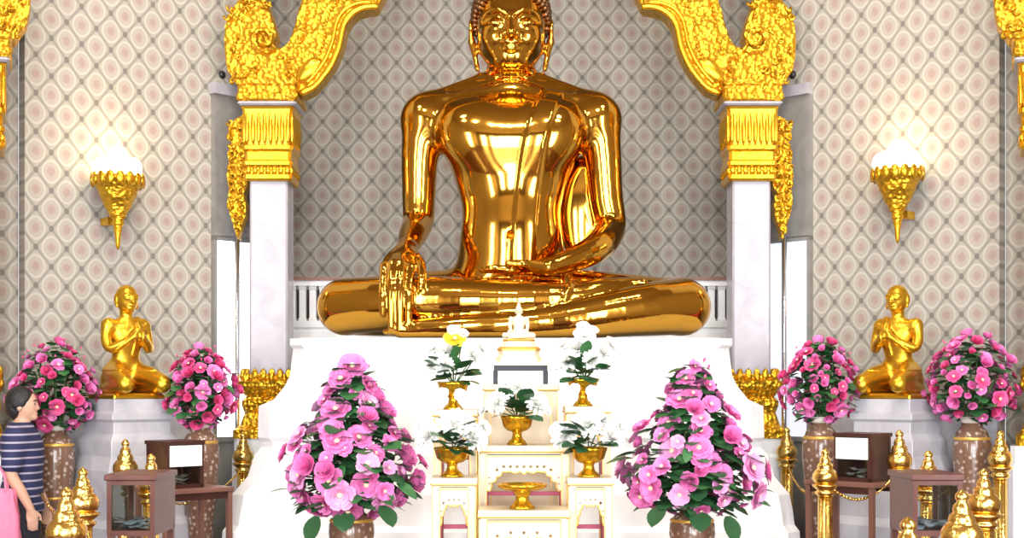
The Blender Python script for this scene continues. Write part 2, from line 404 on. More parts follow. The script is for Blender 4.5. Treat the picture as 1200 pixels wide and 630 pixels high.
# ------------------------------------------------------------------ the great seated statue
def great_statue():
    xs = np.unique(np.concatenate([grid(-1.56, -.40, .014), grid(-.40, .40, .010), grid(.41, 1.56, .014)]).round(4))
    ys = grid(-1.22, .70, .0135); zs = np.concatenate([grid(-.04, 2.05, .0135), grid(2.07, 3.03, .0095)])
    f = Field(xs, ys, zs)
    torso = [(.48, .50, .38, 0, .02), (.69, .43, .33, 0, 0), (.95, .385, .315, 0, -.01), (1.2, .425, .33, 0, -.015), (1.4, .49, .35, 0, -.02),
             (1.6, .60, .37, 0, -.02), (1.76, .67, .35, 0, 0), (1.90, .60, .29, 0, .02), (2.0, .36, .22, 0, .03), (2.10, .20, .185, 0, .03)]
    f.loft(torso, 0, 2.25)
    for sx in (-1, 1):
        f.ell((sx * .70, .01, 1.79), (.185, .17, .19), .12)
        f.ell((sx * .24, -.24, 1.62), (.25, .125, .22), .16)              # chest
        f.tube([(sx * .10, .04, 2.10, .12), (sx * .42, .03, 2.0, .10), (sx * .66, .02, 1.89, .12)], .12)
        f.tube([(sx * .04, -.16, 2.02, .03), (sx * .30, -.17, 1.96, .032), (sx * .58, -.08, 1.93, .03)], .06, 8)
    f.ell((0, -.13, .84), (.32, .20, .30), .18)                           # belly
    f.ell((0, -.36, .82), (.022, .04, .022), .03, sub=True)
    # neck, head
    up = .025
    def T_(p, **k): return [(q[0], q[1], q[2] + up, *q[3:]) for q in p]
    f.tube([(0, .03, 1.96, .215), (0, .03, 2.11, .178), (0, .02, 2.40, .172)], .06, 8)
    for z in (2.06, 2.115, 2.17):
        f.tube([(.19 * math.cos(a), .03 + .195 * math.sin(a), z - .02 * math.sin(a), .010) for a in np.linspace(PI, 2 * PI, 14)], .03, sub=True)
    f.ell((0, .05, 2.58 + up), (.285, .325, .33), .05)
    f.ell((0, -.08, 2.43 + up), (.262, .25, .305), .08)
    f.ell((0, -.20, 2.205 + up), (.095, .095, .075), .09)
    for sx in (-1, 1):
        f.tube(T_([(sx * .19, .02, 2.34, .07), (sx * .075, -.19, 2.215, .06)]), .08)
        f.ell((sx * .135, -.215, 2.37 + up), (.085, .075, .085), .07)
        f.tube(T_([(sx * .022, -.335, 2.51, .018), (sx * .10, -.325, 2.558, .019), (sx * .19, -.255, 2.548, .017), (sx * .235, -.19, 2.50, .012)]), .03, 14)
        f.ell((sx * .118, -.287, 2.455 + up), (.070, .048, .036), .02)
        f.tube(T_([(sx * .045, -.338, 2.436, .010), (sx * .115, -.345, 2.426, .012), (sx * .19, -.29, 2.436, .010)]), .012, 10, sub=True)
        f.ell((sx * .040, -.352, 2.347 + up), (.030, .032, .024), .02)
        f.ell((sx * .325, .03, 2.48 + up), (.026, .062, .105), .03)
        f.ell((sx * .343, .02, 2.48 + up), (.014, .030, .060), .015, sub=True)
        f.tube(T_([(sx * .318, .02, 2.40, .030), (sx * .292, .01, 2.28, .024), (sx * .272, .0, 2.175, .022)]), .02, 8)
        f.tube(T_([(sx * .018, -.330, 2.315, .012), (sx * .05, -.325, 2.312, .018), (sx * .098, -.285, 2.322, .012)]), .015, 8)
    f.tube(T_([(0, -.325, 2.53, .022), (0, -.362, 2.44, .026), (0, -.402, 2.362, .036)]), .025, 10)
    f.tube(T_([(-.03, -.33, 2.306, .02), (0, -.333, 2.300, .02), (.03, -.33, 2.306, .02)]), .015)
    f.tube(T_([(-.07, -.292, 2.268, .016), (0, -.322, 2.258, .027), (.07, -.292, 2.268, .016)]), .015, 9)
    f.tube(T_([(-.09, -.33, 2.292, .007), (0, -.358, 2.282, .009), (.09, -.33, 2.292, .007)]), .01, 9, sub=True)
    # robe: a thin layer over the viewer's right shoulder and the hanging sash
    sl, d, X, Y, Z = f.loftd(torso, 2.25)
    xc = spl([.70, 1.2, 1.6, 2.0], [.09, .135, .20, .33])(Z)
    ss = lambda v, e0, e1: (lambda t: t * t * (3 - 2 * t))(np.clip((v - e0) / (e1 - e0), 0, 1))
    f.F[sl] = f.F[sl] - .020 * ss(np.abs(X - xc) + 0 * Y, .105, .070) * ss(Z, 2.02, 1.92) * ss(Y, .02, -.08)
    f.ell((.60, .17, 1.08), (.22, .07, .46), .03)                         # robe falling behind the arm
    # lap and legs
    f.ell((0, .15, .25), (.78, .42, .28), .05); f.ell((0, -.45, .20), (.95, .48, .24), .05)
    for sx in (-1, 1):
        f.tube([(sx * .35, .05, .33, .27), (sx * .85, -.20, .29, .25), (sx * (1.26 + .02 * (sx + 1)), -.50, .25, .212)], .06, 10)
    f.tube([(1.31, -.52, .255, .215), (.95, -.70, .22, .195), (.45, -.88, .14, .145), (.05, -.95, .10, .105), (-.35, -.96, .085, .085), (-.80, -.94, .06, .065)], .03, 20)
    for i in range(4): f.tube([(-.74, -.97 + .035 * i, .055, .026), (-.92, -.95 + .04 * i, .045, .022)], .02)
    f.tube([(-1.27, -.52, .255, .215), (-.90, -.70, .27, .205), (-.40, -.83, .275, .18), (.10, -.875, .275, .145), (.45, -.83, .30, .11), (.66, -.77, .35, .10), (.92, -.68, .405, .062)], .018, 24)
    for i in range(5): f.tube([(.90, -.73 + .032 * i, .41, .028), (1.0 - .012 * i, -.72 + .036 * i, .432, .021)], .012)
    # hem line of the skirt above the crossed ankle
    f.tube([(.36, -.95, .20, .012), (.40, -.955, .31, .012), (.44, -.90, .405, .012), (.46, -.78, .43, .012)], .02, 10)
    # arm reaching down over the knee
    f.tube([(-.70, .0, 1.79, .175), (-.735, .0, 1.48, .148), (-.745, .02, 1.18, .134), (-.752, .03, .98, .126), (-.775, -.22, .84, .112), (-.80, -.52, .69, .078)], .05, 26)
    hand = [(-.935, -.83, .53, .97, .16), (-.872, -.86, .55, 1, .07), (-.808, -.86, .55, 1, .05), (-.744, -.83, .53, .96, .10)]
    for x, y, z, l, tip in hand:
        f.tube([(-.80, -.53, .69, .070), (x * .6 - .32, -.70, .62, .052), (x, y, z, .038)], .03, 8)
        f.tube([(x, y, z, .038), (x, y - .085, z - .12, .034), (x, -.985, .27, .031), (x * .98 - .016, -.985, tip, .024)], .012, 14)
    f.tube([(-.73, -.60, .64, .045), (-.675, -.78, .56, .040), (-.655, -.90, .46, .034), (-.66, -.955, .36, .026)], .02, 12)
    # arm bent with the palm up in the lap
    f.tube([(.70, .0, 1.79, .175), (.74, .0, 1.48, .148), (.765, .02, 1.18, .136), (.795, .0, .93, .128), (.68, -.30, .74, .118), (.46, -.52, .61, .092), (.28, -.63, .545, .07)], .05, 30)
    for i in range(4):
        y = -.56 - .052 * i
        f.tube([(.28, -.63, .54, .062), (.12, y - .02, .525, .046), (.0, y, .515, .036)], .025, 8)
        f.tube([(.0, y, .515, .036), (-.12, y + .0, .53, .030), (-.24 + .03 * abs(i - 1.4), y + .015, .525, .023)], .010, 8)
    f.tube([(.20, -.70, .55, .042), (.10, -.78, .555, .036), (-.02, -.80, .56, .028)], .02, 8)
    # flat underside
    f.F = np.maximum(f.F, -f.z[None, None, :] + .0)
    return f.surface(5)

def fib(n):
    for i in range(n):
        z = 1 - 2 * (i + .5) / n; a = i * 2.399963; r = math.sqrt(1 - z * z); yield Vector((r * math.cos(a), r * math.sin(a), z))

STAT = Vector((-.007, 10.3, 1.97))
V, Q = great_statue()
big_me = arr_mesh('statue_body', V, Q, 'statue')
big = tag(ob('seated_statue', big_me, None, STAT), 'colossal polished gold statue seated cross-legged on the white plinth', 'statue')
b = MB()
for p in fib(760):
    q = Vector((0, .05, 2.63)) + Vector((p.x * .305, p.y * .335, p.z * .325))
    if .8 * q.y + q.z - 2.53 > .0 and q.z > 2.24: b.ell(q, (.027,) * 3, 8)
for p in fib(150):
    q = Vector((0, .06, 2.975)) + Vector((p.x * .15, p.y * .15, p.z * .15))
    if q.z > 2.945: b.ell(q, (.024,) * 3, 8)
ob('hair', b.mesh('statue_curls', 'hair'), big)
b = MB(); b.lathe([(.10, 3.08), (.125, 3.12), (.11, 3.17), (.085, 3.2), (.10, 3.25), (.075, 3.34), (.04, 3.45), (.012, 3.56), (.001, 3.60)], 20, (0, .06, .025), flute=8, fd=.25)
ob('flame_finial', b.mesh('statue_flame', 'statue'), big)

# ------------------------------------------------------------------ small kneeling monk figures
def monk_field():
    f = Field(grid(-.27, .27, .0045), grid(-.36, .30, .0045), grid(-.01, .82, .0045))
    T = [(.10, .13, .11, 0, .05), (.20, .105, .085, 0, .03), (.28, .092, .07, 0, .01), (.36, .105, .072, 0, 0), (.44, .125, .078, 0, 0), (.50, .125, .07, 0, .005), (.55, .07, .05, 0, .01)]
    f.loft(T, 0, 2.2)
    f.ell((0, .09, .11), (.145, .12, .10), .04)
    for s in (-1, 1):
        f.ell((s * .135, .005, .50), (.05, .05, .05), .04)
        f.tube([(s * .07, .03, .15, .085), (s * .125, -.13, .12, .072), (s * .145, -.25, .085, .06)], .04, 8)
        f.tube([(s * .145, -.26, .065, .055), (s * .13, -.05, .05, .05), (s * .09, .16, .045, .04)], .02, 8)
        f.tube([(s * .08, .16, .04, .035), (s * .06, .25, .035, .024)], .02)
        f.tube([(s * .145, .005, .50, .043), (s * .165, -.01, .40, .037), (s * .155, -.05, .335, .034), (s * .09, -.12, .37, .029), (s * .025, -.155, .415, .022)], .02, 14)
        f.tube([(s * .02, -.155, .415, .020), (s * .013, -.158, .455, .017)], .012)
        for i in range(4): f.tube([(s * .010, -.170 + .013 * i, .455, .0075), (s * .007, -.160 + .009 * i, .520 - .006 * abs(i - 1.3), .0062)], .004)
        f.tube([(s * .016, -.142, .44, .008), (s * .008, -.135, .475, .006)], .004)
        f.ell((s * .083, .005, .685), (.010, .018, .034), .008); f.tube([(s * .081, .0, .665, .009), (s * .076, 0, .635, .008)], .006)
        f.ell((s * .030, -.082, .697), (.018, .010, .010), .006); f.tube([(s * .008, -.090, .712, .005), (s * .03, -.091, .722, .005), (s * .055, -.076, .712, .004)], .008, 7)
    f.tube([(0, .01, .52, .048), (0, .0, .62, .046)], .03)
    f.ell((0, 0, .705), (.078, .088, .090), .02); f.ell((0, -.022, .668), (.064, .066, .068), .03); f.ell((0, -.060, .618), (.026, .022, .02), .03)
    f.tube([(0, -.090, .708, .007), (0, -.104, .668, .012)], .008); f.tube([(-.022, -.082, .645, .005), (0, -.089, .642, .006), (.022, -.082, .645, .005)], .005)
    # robe over one shoulder and its folded sash
    sl, d, X, Y, Z = f.loftd(T, 2.2); g = f.F[sl]
    f.F[sl] = np.minimum(g, np.maximum(g - .006, np.maximum(.05 - X - (.53 - Z) * .9 + 0 * Y, np.maximum(.17 - Z, X - .14))))
    g = f.F[sl]; f.F[sl] = np.minimum(g, np.maximum(g - .009, np.maximum(np.abs(X - .06 - (Z - .45) * .2) - .022 + 0 * Y, np.maximum(.28 - Z, Y))))
    f.F = np.maximum(f.F, -f.z[None, None, :])
    return f.surface(2)
VM, QM = monk_field()
monk_me = arr_mesh('kneeling_monk', VM, QM, 'monkgold')
VR = VM.copy(); VR[:, 0] *= -1
monk_me_m = arr_mesh('kneeling_monk_mirrored', VR, QM[:, ::-1], 'monkgold')

# ------------------------------------------------------------------ altar figurine (tiny, seated)
def little_statue():
    f = Field(grid(-.115, .115, .0028), grid(-.09, .07, .0028), grid(-.004, .27, .0028))
    f.loft([(.03, .05, .038, 0, 0), (.07, .032, .026, 0, 0), (.11, .045, .03, 0, 0), (.13, .05, .028, 0, 0), (.147, .018, .018, 0, 0)], 0, 2.2)
    f.ell((0, -.02, .022), (.085, .05, .022), .01)
    for s in (-1, 1):
        f.tube([(s * .03, 0, .03, .024), (s * .088, -.028, .022, .018)], .01)
        f.tube([(s * .05, 0, .13, .014), (s * .056, 0, .085, .012), (s * (.05), -.03, .055, .010)], .008, 7)
    f.tube([(.088, -.03, .02, .018), (.02, -.065, .014, .012), (-.06, -.06, .010, .009)], .004, 8)
    f.tube([(-.088, -.03, .022, .018), (0, -.062, .03, .013), (.06, -.05, .04, .008)], .004, 8)
    f.tube([(.05, -.03, .055, .010), (.015, -.055, .048, .008), (-.02, -.055, .047, .006)], .005, 6)
    f.tube([(-.05, -.03, .055, .010), (-.064, -.062, .045, .007), (-.064, -.074, .02, .005)], .005, 6)
    f.tube([(0, 0, .14, .014), (0, 0, .17, .014)], .008)
    f.ell((0, -.004, .183), (.022, .024, .028), .006); f.tube([(0, -.026, .19, .002), (0, -.03, .178, .004)], .003)
    f.ell((0, .003, .214), (.012, .012, .013), .006); f.tube([(0, .003, .222, .008), (0, .003, .255, .002)], .006)
    for s in (-1, 1): f.tube([(s * .023, 0, .186, .004), (s * .021, 0, .162, .003)], .003)
    f.F = np.maximum(f.F, -f.z[None, None, :])
    return f.surface(2)

# ------------------------------------------------------------------ visitor
def person_parts():
    X, Y, Z = grid(-.34, .34, .008), grid(-.30, .24, .008), grid(-.01, 1.64, .008)
    torso = [(.78, .155, .10, 0, .01), (.88, .165, .112, 0, .01), (1.0, .145, .10, 0, .0), (1.12, .16, .11, 0, .0), (1.24, .18, .11, 0, .01), (1.31, .15, .085, 0, .015), (1.37, .06, .055, 0, .015)]
    arms = [[(-.165, .01, 1.29, .055), (-.205, .02, 1.15, .046), (-.215, .02, 1.03, .040), (-.212, -.04, .92, .036), (-.205, -.10, .80, .026)],
            [(.165, .01, 1.29, .055), (.205, .02, 1.15, .046), (.215, .02, 1.03, .040), (.212, -.04, .92, .036), (.205, -.10, .80, .026)]]
    legs = [[(s * .085, .01, .84, .095), (s * .095, -.01 + .02 * s, .50, .066), (s * .10, .02 + .05 * s, .46, .062), (s * .10, .03 + .07 * s, .28, .056), (s * .10, .03 + .08 * s, .07, .036)] for s in (-1, 1)]
    def body():
        f = Field(X, Y, Z); f.loft(torso, 0)
        for a in arms: f.tube(a, .03, 16)
        for s, a in ((-1, arms[0]), (1, arms[1])):
            for i in range(4):
                x = s * .205 + (i - 1.5) * .004 * s; y = -.135 + .017 * i
                f.tube([(s * .205, -.10, .80, .022), (s * .207, y, .755, .013), (x, y - .004, .72, .0098)], .006, 6)
                f.tube([(x, y - .004, .72, .0098), (x - s * .006, y - .004, .685, .0090), (x - s * .018, y - .002, .650 + .007 * abs(i - 1.4), .0075)], .003, 6)
            f.tube([(s * .20, -.118, .785, .013), (s * .188, -.155, .755, .011), (s * .185, -.165, .72, .008)], .005, 6)
        for l, s in zip(legs, (-1, 1)):
            f.tube(l, .03, 14); f.tube([l[-1], (l[-1][0], l[-1][1] - .02, .04, .04), (l[-1][0] + s * .02, l[-1][1] - .15, .03, .03)], .02, 7)
        f.tube([(0, .015, 1.33, .05), (0, -.005, 1.44, .047)], .03)
        f.ell((0, .0, 1.51), (.073, .092, .088), .02); f.ell((0, -.03, 1.458), (.058, .062, .068), .03); f.ell((0, -.075, 1.405), (.024, .022, .02), .025)
        f.tube([(0, -.090, 1.50, .006), (0, -.103, 1.464, .010)], .012)
        f.tube([(-.02, -.086, 1.432, .006), (0, -.094, 1.431, .007), (.02, -.086, 1.432, .006)], .006)
        for s in (-1, 1):
            f.ell((s * .03, -.078, 1.495), (.016, .010, .009), .006); f.ell((s * .075, .005, 1.475), (.009, .018, .030), .008)
            f.tube([(s * .012, -.090, 1.512, .005), (s * .045, -.083, 1.515, .004)], .006)
        return f.surface(2)
    def shirt():
        f = Field(X, Y, Z)
        f.loft([(.77, .195, .145, 0, .01), (.88, .19, .14, 0, .01)] + [(z, a + .018, b + .022, cx, cy) for z, a, b, cx, cy in torso if .9 < z < 1.3] + [(1.30, .172, .11, 0, .015), (1.335, .135, .088, 0, .015), (1.372, .078, .072, 0, .015)], 0)
        for a in arms: f.tube([(a[0][0] * .97, a[0][1], 1.283, .072), (a[1][0], a[1][1], a[1][2], .062), (a[1][0] * 1.03, .02, 1.10, .066)], .05)
        return f.surface(2)
    def trousers():
        f = Field(X, Y, Z); f.loft([(.76, .168, .115, 0, .01), (.90, .172, .12, 0, .01)], 0)
        for l in legs: f.tube([(p[0], p[1], max(p[2], .09), p[3] + .022) for p in l], .02, 12)
        return f.surface(2)
    def hair():
        f = Field(X, Y, Z); f.ell((0, .018, 1.525), (.086, .098, .092), 0); f.ell((0, .05, 1.47), (.074, .065, .085), .02)
        for s in (-1, 1): f.ell((s * .07, .012, 1.50), (.018, .045, .035), .01)
        f.ell((0, -.13, 1.455), (.10, .085, .080), .01, sub=True)
        return f.surface(1)
    return body(), shirt(), trousers(), hair()
# ------------------------------------------------------------------ the room
def wallbox(name, L, H, m, loc, rz, th=.1, z0=0.):
    b = MB(); b.box((0, 0, z0), (L, th, H)); return struct(name, b.mesh(name, m), loc, rz)
S2 = math.sqrt(2); H_ = 7.0; K = 13.13
WB = wallpaper('paper_back', -1.972 + 2.8, 3.342); 
wallbox('wall_back', 5.6, H_, WB, (-2.8, 12.5, 0), 0)
# left slanting wall runs from (-3.6, 9.53) to (-2.14, 10.99); right one mirrors it
x0 = -3.62
WL = wallpaper('paper_left', (-3.56 - x0) * S2, 2.804); WR = wallpaper('paper_right', (2.14 - 3.327) * -S2, 2.451)
WLo = wallpaper('paper_left_outer', (-3.62 - -4.7) * S2, 2.75); WRo = wallpaper('paper_right_outer', .1, 2.45)
wallbox('wall_left', (3.62 - 2.14) * S2, H_, WL, (x0, x0 + K, 0), PI / 4)
wallbox('wall_right', (3.62 - 2.14) * S2, H_, WR, (2.14, K - 2.14, 0), -PI / 4)
wallbox('wall_left_outer', 1.08 * S2, H_, WLo, (-4.7 - .08, -4.7 + K + .08, 0), PI / 4)
wallbox('wall_right_outer', 1.08 * S2, H_, WRo, (3.62 + .08, K - 3.62 + .08, 0), -PI / 4)
wallbox('wall_niche_left', 1.6, H_, WB, (-2.7, 12.55, 0), -PI / 2); wallbox('wall_niche_right', 1.6, H_, WB, (2.8, 12.55, 0), -PI / 2)
wallbox('wall_side_left', 13.6, H_, 'hall', (-4.7, 8.55, 0), -PI / 2); wallbox('wall_side_right', 13.6, H_, 'hall', (4.8, 8.55, 0), -PI / 2)
b = MB(); FY = -5.0
xs_ = [-4.8, -3.3, -1.9, -.7, .7, 1.9, 3.3, 4.8]
for i in range(0, 8, 2): b.box((xs_[i], FY - .2, 0), (xs_[i + 1], FY, H_))
for i in range(1, 7, 2): b.box((xs_[i], FY - .2, 5.3), (xs_[i + 1], FY, H_))
struct('wall_front', b.mesh('wall_front', 'hall'))
b = MB(); b.box((-6, FY - .3, -.1), (6, 13, 0)); struct('floor', b.mesh('floor', 'carpet'))
b = MB(); b.box((-6, FY - .3, H_), (6, 13, H_ + .1)); struct('ceiling', b.mesh('ceiling', 'ceil'))
# grey marble dado along the slanting walls
for sd, nm in ((-1, 'left'), (1, 'right')):
    L = (3.62 - 2.5) * S2
    b = MB(); b.box((0, -.04, 0), (L, 0, 1.44)); b.box((0, -.06, 1.44), (L, 0, 1.50))
    struct('baseboard_' + nm, b.mesh('dado', 'grey'), (x0, x0 + K, 0) if sd < 0 else (2.5, K - 2.5, 0), PI / 4 * -sd)
    # polished stone pilaster beside the column, white cap, bright tall window below at left, glowing sheen at right
    p0 = -2.50 if sd < 0 else 2.14; Lp = .36 * S2
    o = (p0, p0 + K, 0) if sd < 0 else (p0, K - p0, 0)
    b = MB(); b.box((0, -.05, 2.86), (Lp, 0, 4.04)); b.cur = 1; b.box((-.02, -.08, 4.04), (Lp, 0, 4.13))
    b.cur = 0; b.box((0, -.05, 0), (Lp, 0, 1.18))
    struct('trim_1' if sd < 0 else 'trim_2', b.mesh('pilaster', ['pilaster', 'shaft']), o, PI / 4 * -sd)
    w = struct('window_1' if sd < 0 else 'window_2', MB().box((.02, -.02, 1.18), (Lp - .02, 0, 2.86)).mesh('window_pane', 'daylight' if sd < 0 else 'daylight_dim'), o, PI / 4 * -sd)  # right pane glows to imitate daylight reflected in the polished stone
    b = MB()
    for a, c in ((0, .03), (Lp - .03, Lp)): b.box((a, -.05, 1.18), (c, 0, 2.86))
    b.box((0, -.05, 2.83), (Lp, 0, 2.87)); b.box((0, -.07, 1.16), (Lp, 0, 1.2))
    ob('window_frame', b.mesh('window_frame', 'pilaster'), w)
    q = PX(278, 278, 10.62) if sd < 0 else PX(919, 276, 10.62)
    b = MB(); b.lathe([(.022, 0), (.022, q.z)], 14)
    struct('trim_3' if sd < 0 else 'trim_4', b.mesh('steel_pole', 'steel'), (q.x, q.y, 0))
b = MB(); b.box((-2.68, 12.44, 0), (2.68, 12.5, 2.56)); struct('baseboard_back', b.mesh('dado_back', 'stone_dark'))  # dark slab added to put shade behind the baluster gaps

# ------------------------------------------------------------------ columns and gilded arch
def column(label, loc, rz, bs=1.):
    t = thing('column', label, 'column', loc, rz, 'marble columns of the arcade')
    b = MB(); b.sq([(.275, 0), (.275, 1.05), (.26, 1.08), (.26, 1.2)]); ob('plinth_block', b.mesh('column_plinth', 'white'), t)
    b = MB(); b.sq([(.27, 1.2), (.27, 1.26), (.22, 1.30), (.19, 1.40), (.21, 1.46), (.21, 1.50), (.18, 1.53), (.235, 1.62), (.235, 1.66), (.20, 1.68), (.20, 1.72)])
    for sx, sy in ((0, -1), (1, 0), (-1, 0), (0, 1)):
        for k in range(6):
            u = (k - 2.5) * .068; b.ell((u * abs(sy) + sx * .20, u * abs(sx) + sy * .20, 1.70), (.03, .03, .07), 8)
    o = ob('base', b.mesh('column_base', 'leafgold'), t); o.scale = (bs, bs, 1)
    b = MB(); b.sq([(.155, 1.70), (.153, 3.36)], ch=.1); ob('shaft', b.mesh('column_shaft', 'shaft'), t)
    b = MB(); b.sq([(.185, 3.31), (.195, 3.33), (.195, 3.36), (.18, 3.37), (.18, 3.42), (.20, 3.44), (.20, 3.47), (.185, 3.485), (.185, 3.55), (.205, 3.57), (.205, 3.60), (.18, 3.61), (.205, 3.90), (.215, 3.92)])
    for sx, sy in ((0, -1), (1, 0), (-1, 0), (0, 1)):
        for k in range(8):
            u = (k - 3.5) * .047; b.ell((u * abs(sy) + sx * .192, u * abs(sx) + sy * .192, 3.75), (.022, .022, .15), 8)
        for k in range(7):
            u = (k - 3) * .052; b.ell((u * abs(sy) + sx * .182, u * abs(sx) + sy * .182, 3.395), (.025, .018, .035), 8)
    ob('capital', b.mesh('column_capital', 'leafgold_s'), t)
    b = MB(); b.sq([(.215, 3.925), (.235, 3.94), (.235, 3.955), (.22, 3.96)], ch=.06); ob('necking', b.mesh('column_necking', 'shaft'), t)
    b = MB(); b.sq([(.23, 3.96), (.245, 3.975), (.245, 4.02), (.235, 4.03), (.235, 4.08), (.25, 4.10), (.25, 4.13)], ch=.06); ob('abacus', b.mesh('column_abacus', 'leafgold'), t)
    for o in t.children:
        for v in o.data.vertices:
            if v.co.z > 1.25: v.co.z = 1.6 + (v.co.z - 1.6) * .978
    return t
KA = F / 10.39
def bracket(parent, s):
    """drooping carved leaf bracket hung on the outer side of the capital"""
    b = MB(); k = KA
    out = [(293, 118), (288, 128), (284, 134), (276, 138), (270, 146), (268, 158), (272, 166), (267, 178), (269, 190), (266, 204), (269, 220), (267, 236), (270, 250), (274, 262), (279, 279), (284, 262), (288, 252), (289, 238), (286, 226), (291, 214), (288, 198), (292, 186), (287, 172), (286, 158), (289, 148), (296, 140)]
    P = [((x - 318) / k * s, (455 - y) / k + 1.6) for x, y in out]
    b.prism(P, -.06, .06)
    rnd = random.Random(3)
    for y in range(142, 270, 9):
        for q in range(2):
            x = 272 + 12 * q + rnd.uniform(-2, 2) if y < 250 else 279
            p = ((x - 318) / k * s, (455 - y) / k + 1.6); a = rnd.uniform(0, 6)
            b.tube([(p[0] + .032 * (1 - t) * math.cos(a + 5 * t), -.065 - .012 * t, p[1] + .036 * (1 - t) * math.sin(a + 5 * t)) for t in [i / 8 for i in range(9)]], [.012 + .006 * i / 8 for i in range(9)], 6)
    ob('leaf_bracket', b.mesh('leaf_bracket', 'leafgold'), parent)
def half_arch(t, s, near=False):
    """one side of the gilded arch: outer flame lobe with a curl, and the S-shaped rising band"""
    k = KA
    W = lambda x, y: ((x - 318) / k * s, (455 - y) / k + 1.6)
    lobe = [(279, 100), (274, 90), (268, 82), (265, 66), (264, 48), (265, 30), (269, 18), (273, 10), (283, -4), (290, -30), (299, -62), (309, -30), (312, -6), (318, 12), (323, 26), (326, 40), (323, 52), (328, 56), (334, 54), (340, 48), (344, 38), (348, 26), (351, 12), (356, -2), (362, -30), (366, -70), (378, -120), (398, -60), (412, -28), (428, -8), (444, -2), (444, 11), (432, 12), (422, 15), (414, 21), (408, 31), (405, 44), (402, 56), (394, 75), (382, 92), (369, 106), (354, 113), (347, 104), (345, 100)]
    if near: lobe = [p for p in lobe if p[0] < 380 and not (p[1] > 104 and p[0] > 346)]
    P = [W(*p) for p in lobe]
    b = MB(); b.prism(P, -.11, .11); ob('arch_panel', b.mesh('arch_panel', 'leafgold'), t, bevel=.025)
    if not near:
        b = MB()
        edge = [(354, 110), (369, 103), (380, 91), (391, 75), (399, 56), (402, 43), (405, 30), (411, 20), (420, 13), (432, 8.5), (446, 8)]
        E = curve([(W(x, y)[0], -.115, W(x, y)[1]) for x, y in edge], 40); b.tube([tuple(p) for p in E], .030, 10)
        E2 = curve([(W(x - 8, y - 5)[0], -.115, W(x - 8, y - 5)[1]) for x, y in edge[1:]], 40); b.tube([tuple(p) for p in E2], .018, 8)
        ob('edge_moulding', b.mesh('edge_moulding', 'leafgold_s'), t)
        b = MB()
        for i, p in enumerate(curve([(W(x, y)[0], W(x, y)[1]) for x, y in [(352, 92), (366, 82), (376, 66), (382, 48), (384, 30), (390, 12), (400, -4)]], 26)): b.ell((p[0], -.118, p[1]), (.012, .012, .014), 7)
        for i, p in enumerate(curve([(W(x, y)[0], W(x, y)[1]) for x, y in [(350, 62), (356, 44), (360, 24), (364, 4), (368, -20)]], 18)): b.ell((p[0], -.118, p[1]), (.011, .012, .013), 7)
        b.ell((W(364, 82)[0], -.10, W(364, 82)[1]), (.075, .045, .14), 16, Matrix.Rotation(.75 * s, 3, 'Y'))
        ob('bead_row', b.mesh('bead_row', 'leafgold_s'), t)
        # inner shell and upper lobes rising towards the crown of the arch, above the frame
        up = [(444, -2), (444, 10), (452, -6), (456, -40), (468, -90), (496, -150), (540, -196), (597, -214), (597, -270), (520, -262), (450, -220), (410, -150), (398, -60), (412, -28), (428, -8)]
        b = MB(); b.prism([W(*p) for p in up], -.10, .10); ob('arch_crown', b.mesh('arch_crown', 'leafgold'), t, bevel=.02)
    b = MB()
    c = W(312, 46)
    sp = []
    for i in range(34):
        q = i / 33; a = 5.6 - q * 9.6; r = (.105 - .085 * q); sp.append((c[0] + s * r * math.cos(a), -.115 - .03 * q, c[1] + r * math.sin(a) * 1.05))
    b.tube(sp, [.030 - .010 * i / 33 for i in range(34)], 9)
    rnd = random.Random(11)
    for i in range(58):
        x = rnd.uniform(268, 345); y = rnd.uniform(-8, 97)
        if y < 60 and x > 318: continue
        if (x - 312) ** 2 + (y - 46) ** 2 < 260: continue
        p = W(x, y); a = rnd.uniform(0, 6.3)
        b.tube([(p[0] + .034 * (1 - q) * math.cos(a + 4.5 * q), -.112 - .016 * q, p[1] + .034 * (1 - q) * math.sin(a + 4.5 * q)) for q in [j / 7 for j in range(8)]], [.011 + .006 * j / 7 for j in range(8)], 6)
    ob('scroll_carving', b.mesh('scroll_carving', 'leafgold'), t)
CD = 10.50
for s, px, lab in ((-1, 315.5, 'left'), (1, 880, 'right')):
    X = (px - 600) / F * (CD - .12)
    c = column('pale marble column with gilded capital at the %s side of the great statue' % lab, (X, CD, 0), 0)
    bracket(c, -s)
    t = thing('arch', 'carved gilded arch half with curled flame rising from the %s column beside the statue' % lab, 'arch', (X, CD, 0), 0, 'gilded arch halves')
    half_arch(t, -s)
for s, lab in ((-1, 'left'), (1, 'right')):
    loc = (s * 3.80, 9.05, 0); rz = -s * .36
    c = column('marble column with gilded capital cut off by the %s edge of the picture' % lab, loc, rz, .82)
    t = thing('arch', 'carved gilded arch piece in the upper %s corner above the outer column' % lab, 'arch', loc, rz, 'gilded arch ends')
    half_arch(t, s, True)

